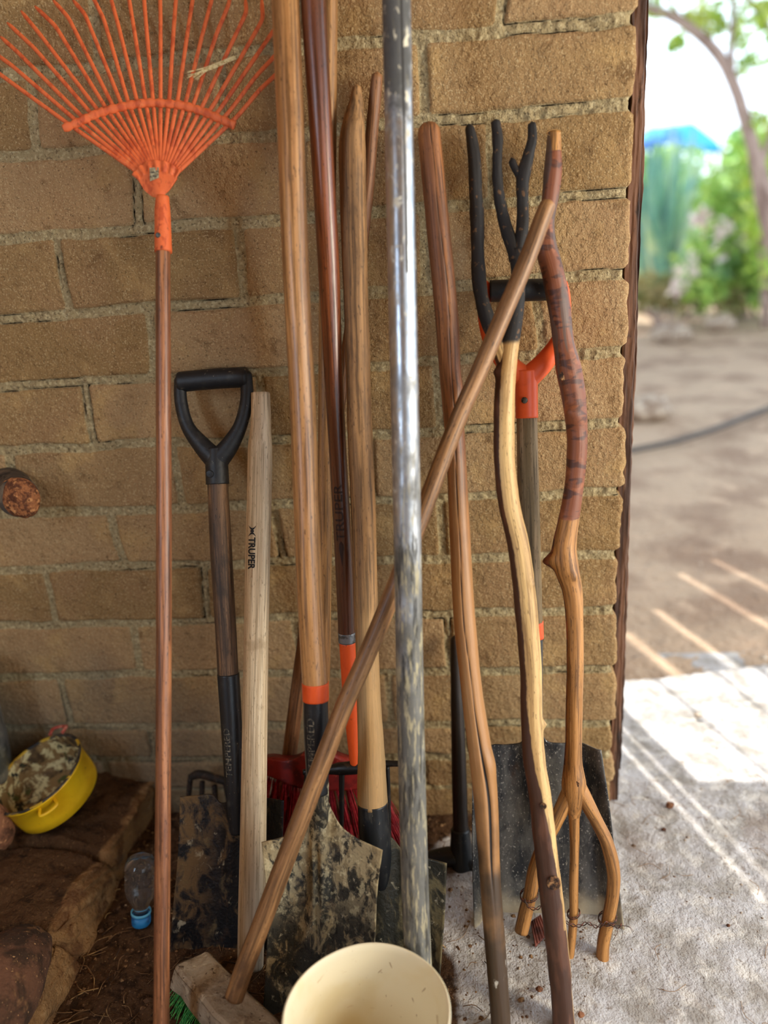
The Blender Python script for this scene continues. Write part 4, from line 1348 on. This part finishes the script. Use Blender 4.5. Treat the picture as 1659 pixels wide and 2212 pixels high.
wpts = [(1131, 1922), (1140, 1938), (1156, 1942), (1170, 1935), (1185, 1945), (1210, 1962), (1228, 1975), (1248, 1978), (1265, 1972), (1285, 1980), (1305, 1972), (1330, 1980), (1338, 1975)]
for s_ in (0, 1):
    Q = []
    for i, (a, b) in enumerate(wpts):
        v = on(a, b, PK) + Vector((0, -.021, 0)); Q.append(tuple(v))
    Q = crom(Q, 160)
    t = np.linspace(0, 60, 160) + s_ * math.pi
    Q[:, 2] += .0022 * np.cos(t); Q[:, 1] += .0022 * np.sin(t)
    wt.append(Tube(Q, np.full(160, .0008), nseg=6))
for (cx_, cy_, r) in ((1143, 1935, .0152), (1239, 1975, .0105), (1312, 1985, .0148)):
    c = on(cx_, cy_, PK)
    for q in (0, .004):
        an = np.linspace(0, 2 * math.pi, 40)
        Q = np.stack([c.x + r * np.sin(an), c.y - r * np.cos(an), c.z + q + .003 * np.sin(an)], 1)
        wt.append(Tube(Q, np.full(40, .0009), nseg=6, ref=(0, 0, 1)))
for k in range(7):
    c = on(1312 + rnd.uniform(-12, 22), 1980, PK) + Vector((0, -.018, 0))
    e = c + Vector((rnd.uniform(-.02, .04), rnd.uniform(-.02, .01), rnd.uniform(-.05, .01)))
    Q = crom([tuple(c), tuple(c.lerp(e, .5) + Vector((.006, 0, .004))), tuple(e)], 12)
    wt.append(Tube(Q, np.full(12, .0004), nseg=5))
put('wire', wt, wire_m, rb)

# ------------------------------------------------------------------ orange D-grip scoop shovel behind the branches
PO = leanp(-.270, -.045, 1130, 606)
os_ = thing('shovel', onz(1185, 1985, 0), 'scoop shovel with an orange yoke and black grip, broad blade behind the forked branches', 'shovel')
put('grip', px_tube([(1058, 629, 46), (1130, 627, 47), (1206, 625, 46)], PO, step=.003), black_plastic, os_)
arms = []
for L_ in ([(1050, 606, 20), (1046, 640, 26), (1047, 690, 28), (1062, 740, 34), (1095, 785, 44), (1136, 820, 50)],
           [(1214, 604, 20), (1219, 640, 26), (1219, 690, 28), (1207, 735, 34), (1176, 782, 44), (1137, 820, 50)]):
    arms.append(px_tube(L_, PO, step=.003, flat=.85, round0=.006))
arms.append(px_tube([(1136, 800, 52), (1137, 840, 49), (1138, 903, 48)], PO, step=.003))
put('yoke', arms, orange_plastic, os_)
disc('rivet', on(1132, 859, PO) + Vector((-.001, -.0215, 0)), (-.1, -1, .25), .0052, .0022, rivet_m, os_)
put('shaft', px_tube([(1138, 895, 44), (1141, 1050, 46), (1145, 1200, 46), (1150, 1350, 44)], PO, rf=wob(51, .015)), w_grey, os_)
put('collar', px_tube([(1150, 1343, 47), (1151, 1378, 47)], PO, step=.003), orange_paint, os_)
put('socket', px_tube([(1151, 1376, 43), (1152, 1480, 40), (1153, 1600, 40), (1156, 1680, 34), (1158, 1760, 12)], PO, step=.004), black_steel, os_)
plate('blade', [(1022, 1680), (1030, 1650), (1062, 1614), (1095, 1612), (1122, 1606), (1136, 1580), (1152, 1572), (1168, 1580), (1182, 1604), (1210, 1609), (1250, 1607), (1293, 1606)],
      [(1024, 1986), (1060, 1990), (1180, 1992), (1290, 1990), (1342, 1986)],
      [(1022, 1680), (1020, 1780), (1021, 1880), (1024, 1986)],
      [(1293, 1606), (1310, 1720), (1325, 1850), (1342, 1986)], PO, blade_scoop_m, os_, nu=120, nv=90,
      disp=lambda u, v: .034 * sstep(np.abs(2 * u - 1), .74, 1.0) - .006 + .016 * np.exp(-((u - .5) / .07) ** 2) * (1 - v) ** 1.5, thick=.003)

# ------------------------------------------------------------------ pickaxe near the wall
PM = leanp(-.150, -.030, 984, 1372)
pm = thing('pickaxe', onz(1000, 1880, 0), 'dark pickaxe standing on its iron head between pipe and cracked pole', 'pickaxe')
put('handle', px_tube([(984, 1372, 22), (986, 1450, 26), (989, 1560, 30), (992, 1680, 32), (995, 1800, 34)], PM, round0=.01, rf=wob(61, .03)), wood('black_stained_wood', '#33261e', '#261b15', '#120d0a', rough=.5), pm)
put('head', [px_tube([(880, 1868, 20), (930, 1856, 34), (985, 1850, 44), (1020, 1862, 40), (1070, 1895, 30), (1110, 1930, 16)], PM, step=.005, rf=wob(62, .05)),
             px_tube([(994, 1790, 40), (997, 1850, 50), (998, 1885, 46)], PM, step=.004)], black_steel, pm)

# ------------------------------------------------------------------ small black cultivator near the wall
PT = lean(-.110, -.035, .25)
cu_ = thing('hand_cultivator', onz(450, 1790, 0), 'small black iron claw leaning on the wall above the left blade', 'tool')
rust_iron = mat('rusty_iron', '#2b2521', [('#5d4432', 'noise', ((60, 60, 60), .5, .65)), ('#7d7468', 'noise', (200, .64, .72))], rough=.7, metal=.3, bumps=[(120, .001)])
put('bar', px_tube([(410, 1680, 16), (430, 1672, 18), (462, 1680, 18), (492, 1690, 16)], PT, step=.002, rf=wob(70, .1, 70)), rust_iron, cu_)
for a, b in (((411, 1682), (404, 1760)), ((437, 1688), (434, 1765)), ((463, 1696), (468, 1768))):
    put('tooth', px_tube([(a[0], a[1], 12), (b[0], b[1], 10)], PT, step=.004), rust_iron, cu_)
put('rod', px_tube([(488, 1690, 14), (500, 1760, 14), (505, 1830, 14)], PT, step=.004), rust_iron, cu_)

# ------------------------------------------------------------------ slanting push broom
PD = leanp(-.575, -.125, 1188, 432)
pb = thing('push_broom', onz(500, 2190, 0), 'push broom with a slanting wooden handle, crusted block and green bristles', 'broom')
dt = px_tube([(1188, 432, 30), (1180, 450, 36), (1138, 561, 38), (1085, 685, 38), (1032, 810, 38), (992, 900, 38), (925, 1075, 38), (905, 1130, 38), (843, 1293, 39), (783, 1437, 40), (744, 1524, 40), (699, 1640, 41), (654, 1758, 42), (608, 1880, 42), (562, 2003, 42), (528, 2090, 42), (506, 2155, 42)], PD, round0=.006, rf=wob(81, .015, 12))
put('handle', dt, w_diag, pb)
block_m = mat('crusted_block', '#a08d74', [('#7a6650', 'noise', (25, .45, .6), {'d': 8}), ('#c0ad90', 'noise', (60, .55, .7)), ('#54412f', 'noise', (120, .62, .7))], rough=.95, coord='obj', bumps=[(130, .0025), (40, .004)])
A_, B_ = onz(412, 2078, .075), onz(590, 2262, .075)
ax = (B_ - A_); Lb = ax.length + .03; ax.normalize()
rotm = Matrix(((ax.x, -ax.y, 0), (ax.y, ax.x, 0), (0, 0, 1))).to_4x4()
tilt_m = Matrix.Rotation(math.radians(-14), 4, 'X')
cB = (A_ + B_) / 2 + Vector((0, 0, -.022))
box('block', (-Lb / 2, -.034, -.022), (Lb / 2, .034, .022), block_m, pb, bev=.013, rot=rotm @ tilt_m, noise=.004, sub=7, loc=cB)
for p in pb.children[-1].data.polygons: p.use_smooth = True
V, F = [], []
side = Vector((-ax.y, ax.x, 0))
for k in range(1300):
    u, w = rnd.uniform(-.49, .49), rnd.uniform(-.9, .9)
    a = cB + ax * (u * Lb) + side * (w * .030) + Vector((0, 0, -.020 - w * .006))
    b = a + Vector((rnd.uniform(-.012, .012), rnd.uniform(-.012, .012), 0)) + side * (w * .022 - .006) + ax * (u * .02)
    b.z = .003 + rnd.random() * .004
    m_ = a.lerp(b, .5) + side * (.004 * w)
    o_ = len(V); r = .0008
    for p in (a, m_, b):
        V += [p + Vector((-r, 0, 0)), p + Vector((r * .5, -r, 0)), p + Vector((r * .5, r, 0))]
    for s_ in (0, 3):
        for q in range(3):
            F.append([o_ + s_ + q, o_ + s_ + (q + 1) % 3, o_ + s_ + 3 + (q + 1) % 3, o_ + s_ + 3 + q])
g_ = mk('bristles', V, F, mat('green_bristle', '#2f8a3e', [('#6ab85a', 'noise', (200, .5, .6))], coord='obj'), pb); g_['kind'] = 'stuff'

# ------------------------------------------------------------------ cream bucket in front
zr = .200
rc = onz(791, 2190, zr)
bk = thing('bucket', (rc.x, rc.y, 0), 'cream plastic bucket standing open in front of the shovels', 'bucket')
cream = mat('cream_plastic', '#efe3c2', [('#e6d4a4', 'noise', (10, .5, .65), {'f': .6}), ('#c9a877', 'noise', ((30, 30, 60), .64, .70), {'f': .5, 'd': 8}), ('#8a5a35', 'noise', ((70, 50, 120), .69, .73), {'f': .7, 'd': 9})], rough=.42, coord='obj')
R_ = 181 * depth(rc) / FPX
print('bucket radius', R_)
Mb = Matrix.Translation((rc.x, rc.y, 0))
lathe('body', [(.001, .004), (R_ * .74, .004), (R_ * .76, .008), (R_ * .93, zr - .03), (R_ * .94, zr - .028), (R_ * .975, zr - .026), (R_ * .98, zr - .004), (R_, zr - .002), (R_ * 1.0, zr + .001), (R_ * .985, zr + .0025), (R_ * .965, zr), (R_ * .945, zr - .01), (R_ * .90, zr - .05), (R_ * .74, .012), (.001, .010)], Mb, cream, bk, 120,
      jitter=lambda a, z: .012 * math.sin(2 * a + .6) * (z > .1) + .004 * math.sin(5 * a) * (z > .1))
hp = [(R_ * 1.005 * math.cos(a), R_ * 1.005 * math.sin(a), zr - .012 - .07 * (1 - abs(math.sin(a * 1 - 0.0)) * 0 ) * math.sin((a + .35) / 1.0) ** 2) for a in np.linspace(-.35, -2.8, 40)]
Q = np.array([(rc.x + x * 1.03, rc.y + y * 1.03, z) for x, y, z in hp])
put('bail', Tube(Q, np.full(40, .002), nseg=8, ref=(0, 0, 1)), zinc_m, bk)
S = []
for k in range(14):
    a = rnd.uniform(.3, 2.6); zq = rnd.uniform(.08, .18); q = R_ * (.76 + .17 * (zq - .008) / .165) - .0015
    Q = [(rc.x + q * math.cos(a + t * .12 * (k % 3 - 1)), rc.y + q * math.sin(a + t * .12 * (k % 3 - 1)), zq - t * .03 * (.5 + (k % 4) * .3)) for t in np.linspace(0, 1, 8)]
    S.append(Tube(Q, np.full(8, .0004), nseg=4))
o = put('dry_grass', S, mat('straw_stain', '#9a7444'), None); tag(o, 'dry grass bits stuck inside the cream bucket', 'grass', kind='stuff')

# ------------------------------------------------------------------ adobe step along the left
step_m = mat('adobe_step', '#957048', [
    ('#6f4d31', 'noise', (16, .45, .62), {'d': 8}), ('#b38d60', 'noise', (34, .54, .7), {'f': .7}),
    ('#6b6b5a', 'noise', (9, .62, .74), {'f': .5}),
    ('#543a24', 'attr', ('soil', .3, .7, 30, .7)), ('#2c1d12', 'noise', (40, .52, .66), {'gate': ('soil', .3, .7), 'f': .8, 'd': 9}),
    ('#7a5a3a', 'noise', (170, .60, .70), {'gate': ('soil', .3, .7), 'f': .8})],
    rough=.95, coord='obj', bumps=[(260, .004), (90, .006), (30, .008)], spec=.2)
topP = [(337, 1655), (333, 1672), (303, 1722), (269, 1774), (236, 1818), (203, 1860), (172, 1898), (145, 1935), (118, 1985), (100, 2030), (72, 2100), (30, 2190), (-10, 2280)]
basP = [(342, 1735), (338, 1748), (312, 1790), (291, 1822), (272, 1862), (262, 1912), (240, 1965), (207, 2036), (185, 2075), (165, 2108), (140, 2165), (105, 2240), (70, 2330)]
HT = .095


def step_block(name, s0, s1, label, seed, lift=0.0):
    Tn = crom([tuple(onz(a, b, HT)) for a, b in topP], 200)
    Bn = crom([tuple(onz(a, b, -.004)) for a, b in basP], 200)
    nu, nv = int(130 * (s1 - s0)) + 30, 90
    i0 = np.linspace(s0 * 199, s1 * 199, nu)
    T_ = np.stack([np.interp(i0, np.arange(200), Tn[:, c]) for c in range(3)], 1)
    B_2 = np.stack([np.interp(i0, np.arange(200), Bn[:, c]) for c in range(3)], 1)
    V = np.zeros((nv, nu, 3)); soil_a = np.zeros((nv, nu))
    for j in range(nv):
        v = j / (nv - 1)
        if v < .62:      # top, from far left to the edge
            k = (v / .62) ** .55
            L_ = T_.copy(); L_[:, 0] = -1.95; L_[:, 1] = T_[:, 1] + .25 * (T_[:, 0] + 1.95) * .3
            L_[:, 1] = np.minimum(L_[:, 1], .02)
            P = L_ * (1 - k) + T_ * k
            P[:, 2] = HT + .006 * math.sin(k * 3)
            soil_a[j] = 1 - sstep(np.array(k), .965, 1.0) * .9
        else:
            k = (v - .62) / .38
            P = T_ * (1 - k) + B_2 * k
            P[:, 2] = HT * (1 - k ** 1.2) - .004
            soil_a[j] = .05 + .3 * sstep(np.array(k), .75, 1.0)
        V[j] = P
    X, Y, Z = V[..., 0], V[..., 1], V[..., 2]
    U = np.linspace(0, 1, nu)[None]
    endr = np.minimum(sstep(U, 0, .02 / max(s1 - s0, .2)), sstep(1 - U, 0, .02 / max(s1 - s0, .2)))
    d = (fbm(X + Z, Y, 14, seed, 4) - .5) * .030 + (fbm(X + Z * 2, Y - Z, 60, seed + 4, 3) - .5) * .010
    vv = np.linspace(0, 1, nv)[:, None]
    edge_k = np.exp(-((vv - .62) / .05) ** 2)
    V[..., 2] = Z + d * (Z > .004) - edge_k * .012 - (1 - endr) * .018 * (Z > .01)
    V[..., 0] += (fbm(Y + Z * 3, X, 25, seed + 9, 3) - .5) * .02 * (vv > .5) - (1 - endr) * .006 * (vv > .6)
    V[..., 2] += lift
    I = (np.arange(nv - 1)[:, None] * nu + np.arange(nu - 1)[None]).ravel()
    F = np.stack([I, I + nu, I + nu + 1, I + 1], 1).tolist()
    # close underneath
    base = len(V.reshape(-1, 3))
    B0 = V[0].copy(); B0[:, 2] = -.01
    B1 = V[-1].copy(); B1[:, 2] = -.01
    VV = np.vstack([V.reshape(-1, 3), B0, B1])
    last = (nv - 1) * nu
    for i in range(nu - 1):
        F.append([i, i + 1, base + i + 1, base + i])
        F.append([last + i, base + nu + i, base + nu + i + 1, last + i + 1])
        F.append([base + i, base + i + 1, base + nu + i + 1, base + nu + i])
    F.append([j * nu for j in range(nv)] + [base + nu, base])
    F.append([base + nu - 1, base + 2 * nu - 1] + [j * nu + nu - 1 for j in range(nv - 1, -1, -1)])
    o = fix(mk(name, VV, F, step_m, attrs={'soil': np.r_[soil_a.ravel(), np.ones(2 * nu)]}))
    return tag(o, label, 'block', None)


step_block('adobe_block', .0, .376, 'soil-covered adobe block against the wall under the yellow pan', 71)
step_block('adobe_block', .378, .66, 'middle adobe block with a pale broken face beside the plastic bottle', 77, -.004)
step_block('adobe_block', .662, 1.0, 'nearest crumbling adobe block at the lower left', 83, -.008)
p = onz(22, 2110, .12)
clay = mat('red_clay', '#5f3d28', [('#35200f', 'noise', (20, .42, .6), {'d': 8}), ('#86603c', 'noise', (50, .58, .7), {'f': .6}), ('#c89a66', 'noise', (240, .66, .72))], rough=.95, coord='obj', bumps=[(130, .003), (40, .006)])
rock('clay_lump', (p.x - .03, p.y - .03, .085), (.070, .15, .075), clay, 5, 'dark reddish clay lump at the lower left corner', 'rock', amp=.16, sub=5)
p = onz(0, 1788, .150)
rock('brown_stone', (p.x, p.y, .150), (.021, .028, .050), brown_stone, 14, 'brown stone cut off by the left edge under the yellow pan', 'stone', amp=.14, sub=4)

# ------------------------------------------------------------------ yellow pan
ang = math.radians(24)
nn = (UP * math.cos(ang) * .86 - RT * math.sin(ang) * .86 - FW * .51).normalized()
best = None
for k in range(200):
    t = 1.3 + k * .003
    c = CAM + ray(79, 1668) * t
    r_ = 102 * t / FPX; H_ = 86 * t / FPX
    zl = (c - nn * H_).z - r_ * .92 * math.sqrt(1 - nn.z ** 2)
    if best is None or abs(zl - .108) < best[0]: best = (abs(zl - .108), c, r_, H_)
_, pc, pr, ph = best
print('pan', pc, pr, ph)
bc = pc - nn * ph
xa = Vector((1, 0, 0)); xa = (xa - nn * xa.dot(nn)).normalized(); ya = nn.cross(xa)
Mp = Matrix(((xa.x, ya.x, nn.x, bc.x), (xa.y, ya.y, nn.y, bc.y), (xa.z, ya.z, nn.z, bc.z), (0, 0, 0, 1)))
pan = thing('pan', bc, 'tilted yellow pan with a peeling sooty inside on the adobe step', 'pan')
yel = mat('yellow_enamel', '#f2c21c', [('#dca512', 'noise', (14, .5, .68), {'f': .7}), ('#7a5a1a', 'noise', (70, .64, .70), {'d': 8, 'f': .8}), ('#3a2f1d', 'noise', (33, .69, .74), {'d': 8, 'f': .8})], rough=.4, coord='obj', bumps=[(120, .0006)])
soot = mat('peeling_inside', '#8f7347', [('#4d3a22', 'noise', (20, .45, .6)), ('#d9cd9a', 'noise', (34, .52, .58), {'d': 8, 'w': .8}), ('#23231a', 'noise', (40, .56, .62), {'d': 8, 'w': .8}), ('#4c5426', 'noise', (28, .60, .66), {'d': 6})], rough=.7, coord='obj', bumps=[(60, .002)])
rimd = mat('sooty_rim', '#4c4338', [('#211d1a', 'noise', (50, .45, .6)), ('#c29c24', 'noise', (30, .55, .62))], rough=.6, coord='obj')
lathe('body', [(.001, 0), (pr * .86, 0), (pr * .93, ph * .06), (pr * .95, ph * .3), (pr * .97, ph * .88), (pr * 1.0, ph * .90), (pr * 1.0, ph * .955), (pr * .99, ph * .96)], Mp, yel, pan, 90)
lathe('rim', [(pr * .985, ph * .955), (pr * 1.012, ph * .965), (pr * 1.012, ph * .99), (pr * .99, ph * 1.0), (pr * .955, ph * .99), (pr * .95, ph * .95)], Mp, rimd, pan, 90, jitter=lambda a, z: .004 * math.sin(a * 17))
lathe('lining', [(pr * .955, ph * .97), (pr * .935, ph * .5), (pr * .91, ph * .12), (pr * .80, ph * .05), (.001, ph * .04)], Mp, soot, pan, 90)
for phi, m_, lab in ((-.95, yel, None), (1.50, mat('reddish_ear', '#b04a3a', [('#d88a74', 'noise', (80, .5, .6))], coord='obj', rough=.5), 'reddish ear handle')):
    Q = []
    for s_, o_, z_ in ((-.17, -.002, .80), (-.17, .012, .80), (-.15, .016, .79), (0, .018, .78), (.15, .016, .79), (.17, .012, .80), (.17, -.002, .80)):
        a = phi + s_
        rr = pr * .985 + o_
        Q.append(tuple(Mp @ Vector((rr * math.cos(a), rr * math.sin(a), ph * z_ + (.022 if lab else 0)))))
    o = put('ear', Tube(crom(Q, 40), np.full(40, .0035), nseg=8, ref=(0, 0, 1)), m_, pan)
    if lab: o['label'] = lab

# ------------------------------------------------------------------ galvanised bucket at the left edge
gb_m = mat('galvanised_sheet', '#aab0b2', [('#7f8788', 'noise', (25, .45, .6)), ('#d3d6cf', 'noise', (60, .58, .68), {'f': .6})], rough=.35, metal=.85, coord='obj')
gc_ = ony(-84, 1592, -.115)
gk = thing('metal_bucket', (gc_.x, gc_.y, .112), 'galvanised metal bucket cut off by the left edge above the yellow pan', 'bucket')
Mg = Matrix.Translation((gc_.x, gc_.y, .112)) @ Matrix.Rotation(math.radians(-6), 4, 'Y')
zt = ony(0, 1478, -.13).z - .10
lathe('body', [(.001, 0), (.075, 0), (.078, .004), (.098, zt * .55), (.106, zt - .006), (.109, zt), (.105, zt + .002), (.102, zt - .004), (.074, .008), (.001, .006)], Mg, gb_m, gk, 80)

# ------------------------------------------------------------------ log stub in the wall
ce = ony(40, 1075, -.085)
cs = ce + Vector((-.115, .15, .0))
lgw = mat('log_bark', '#4a4038', [('#6a5a48', 'noise', (30, .5, .64)), ('#231d18', 'noise', (50, .56, .66))], rough=.9, bumps=[(60, .003)])
lt = Tube(crom([tuple(cs), tuple(ce)], 40), np.full(40, .037), nseg=40, rf=wob(91, .05, 20))
lg_ = thing('log_stub', ce, 'round log stub with a rough brown cut end sticking out of the wall', 'log')
put('log', lt, lgw, lg_)
endm = mat('rough_end_grain', '#a0643a', [('#5b3119', 'noise', (70, .42, .58), {'d': 8}), ('#d0915a', 'noise', (110, .56, .68))], rough=.85, coord='obj', bumps=[(90, .006), (200, .003)])
rock('cut_end', tuple(ce), (.037, .020, .039), endm, 23, None, amp=.12, sub=5, parent=lg_)

# ------------------------------------------------------------------ plastic bottle with blue cap
bb = onz(305, 1994, 0)
bt_ = thing('plastic_bottle', bb, 'clear plastic bottle standing upside down on its blue cap', 'bottle')
top = on(303, 1852, (bb.y + .01, .10))
axb = (top - bb).normalized(); Lb_ = (top - bb).length
xa = (Vector((1, 0, 0)) - axb * axb.x).normalized(); ya = axb.cross(xa)
Mb2 = Matrix(((xa.x, ya.x, axb.x, bb.x), (xa.y, ya.y, axb.y, bb.y), (xa.z, ya.z, axb.z, bb.z), (0, 0, 0, 1)))
clear = mat('clear_plastic', '#f2f6f6', rough=.07, trans=.97, coord='obj')
clear.node_tree.nodes['Principled BSDF'].inputs['IOR'].default_value = 1.35
capm = mat('blue_cap', '#2f8fd0', [('#1c5f9c', 'noise', (60, .5, .65))], rough=.4, coord='obj')
r0 = 33 * depth(bb) / FPX
k_ = Lb_
prof = [(.0125, .018), (.0125, .030), (.016, .038), (r0 * .72, k_ * .36), (r0 * .95, k_ * .46), (r0, k_ * .55), (r0 * .985, k_ * .62), (r0 * .96, k_ * .635), (r0 * .985, k_ * .65), (r0, k_ * .76), (r0 * .96, k_ * .775), (r0 * .985, k_ * .79), (r0 * .98, k_ * .88), (r0 * .85, k_ * .96), (r0 * .55, k_ * 1.0), (.001, k_ * .985)]
lathe('body', prof, Mb2, clear, bt_, 60)
lathe('cap', [(.001, 0), (.0165, 0), (.0175, .002), (.0172, .018), (.0135, .0185)], Mb2, capm, bt_, 60, jitter=lambda a, z: .015 * math.sin(a * 30) * (z < .017))
lathe('cap_ring', [(.0165, .0215), (.0185, .022), (.0185, .026), (.0165, .0265)], Mb2, mat('light_blue_ring', '#6cc3e6', rough=.4), bt_, 60)

# ------------------------------------------------------------------ ridged shard
q = [onz(1146, 1990, .016), onz(1168, 1975, .022), onz(1186, 2012, .006), onz(1156, 2044, .003)]
V, F = [], []
n = 30
for i in range(n):
    for j in range(n):
        u, v = i / (n - 1), j / (n - 1)
        P = (q[0] * (1 - u) + q[1] * u) * (1 - v) + (q[3] * (1 - u) + q[2] * u) * v
        V.append(P + Vector((0, 0, .0014 * math.sin(u * 36))))
k = len(V)
V += [v - Vector((0, 0, .004)) for v in V]
for i in range(n - 1):
    for j in range(n - 1):
        a = i * n + j
        F += [[a, a + 1, a + n + 1, a + n], [k + a, k + a + n, k + a + n + 1, k + a + 1]]
rimi = [i for i in range(n)] + [i * n + n - 1 for i in range(1, n)] + [(n - 1) * n + j for j in range(n - 2, -1, -1)] + [i * n for i in range(n - 2, 0, -1)]
for a, b in zip(rimi, rimi[1:] + rimi[:1]): F.append([a, k + a, k + b, b])
o = fix(mk('ridged_shard', V, F, mat('shard_red', '#7d4436', [('#4e2a22', 'noise', (60, .45, .6))], rough=.7, coord='obj')))
tag(o, 'ridged dark red shard on the floor between the fork prongs', 'shard')

# ------------------------------------------------------------------ litter on the floor
def floor_h(x, y):
    i = int(np.clip(round((y + 2.0) / SF), 0, HX.shape[0] - 1)); j = int(np.clip(round((x + 2.0) / SF), 0, HX.shape[1] - 1))
    return hz[i, j]


r = np.random.RandomState(12)
T, G1, G2 = [], [], []
cnt = 0
while cnt < 620:
    x, y = r.uniform(-1.15, -.25), r.uniform(-.75, -.02)
    if r.rand() > (1.0 if x < -.55 else .25): continue
    cnt += 1
    a = r.rand() * math.pi * 2; L_ = r.uniform(.008, .05) * (1.6 if r.rand() < .1 else 1)
    z = floor_h(x, y) + .0015
    p0 = (x, y, z); p1 = (x + math.cos(a) * L_ * .5, y + math.sin(a) * L_ * .5, z + r.uniform(.001, .006)); p2 = (x + math.cos(a + .3) * L_, y + math.sin(a + .3) * L_, floor_h(x + math.cos(a) * L_, y + math.sin(a) * L_) + .0015)
    T.append(Tube(crom([p0, p1, p2], 6), np.full(6, r.uniform(.0004, .0011)), nseg=5, ref=(0, 0, 1)))
o = put('twig_litter', T, mat('twig', '#7d5c3b', [('#b8935f', 'noise', (40, .52, .6)), ('#3b2617', 'noise', (25, .52, .62))], rough=.9, coord='obj'))
tag(o, 'litter of small twigs and straw on the dark soil by the left wall', 'twigs', kind='stuff')


def gravel(name, n, fx_, size, m, label, seed):
    r = np.random.RandomState(seed)
    V, F = [], []
    base = [(0, 0, 1), (1, 0, 0), (.31, .95, 0), (-.81, .59, 0), (-.81, -.59, 0), (.31, -.95, 0), (0, 0, -.4)]
    bf = [[0, 1, 2], [0, 2, 3], [0, 3, 4], [0, 4, 5], [0, 5, 1], [6, 2, 1], [6, 3, 2], [6, 4, 3], [6, 5, 4], [6, 1, 5]]
    c = 0
    while c < n:
        x, y = fx_(r)
        s = size * r.lognormal(0, .5)
        if x > 0 - .01 and False: continue
        c += 1
        z = floor_h(x, y)
        o = len(V)
        a = r.rand() * 6
        for b in base:
            k = r.uniform(.7, 1.2)
            bx, by = b[0] * math.cos(a) - b[1] * math.sin(a), b[0] * math.sin(a) + b[1] * math.cos(a)
            V.append((x + bx * s * k, y + by * s * k, z + b[2] * s * .7 * k))
        F += [[q + o for q in f] for f in bf]
    return tag(mk(name, V, F, m, smooth=False), label, 'gravel', kind='stuff')


gravel('soil_crumbs', 2600, lambda r: (r.uniform(-1.2, -.35) if r.rand() < .8 else r.uniform(-.5, -.1), r.uniform(-.75, -.02)), .0022,
       mat('soil_crumb', '#5d4029', [('#8d6a45', 'noise', (90, .5, .6)), ('#c9b08a', 'noise', (140, .64, .68))], rough=.95, coord='obj'), 'crumbs of soil and grit on the dark floor at the left', 17)
gravel('dust_grit', 900, lambda r: (r.uniform(-.3, .6), r.uniform(-.6, .5)), .0014,
       mat('grit', '#a89a8a', [('#6a5342', 'noise', (90, .5, .6))], rough=.95, coord='obj'), 'fine grit scattered on the dusty concrete at the right', 19)
r = np.random.RandomState(4)
T = []
for k in range(40):
    x, y = r.uniform(-.35, .45), r.uniform(-.6, .1)
    a = r.rand() * 6.28; L_ = r.uniform(.015, .06)
    z = floor_h(x, y) + .001
    T.append(Tube(crom([(x, y, z), (x + math.cos(a) * L_ * .5, y + math.sin(a) * L_ * .5, z + .003), (x + math.cos(a + .5) * L_, y + math.sin(a + .5) * L_, z + .001)], 7), np.full(7, .0005), nseg=5, ref=(0, 0, 1)))
tag(put('straw_bits', T, mat('thin_straw', '#9a7a58', coord='obj')), 'thin stray straws on the dusty concrete', 'straw', kind='stuff')
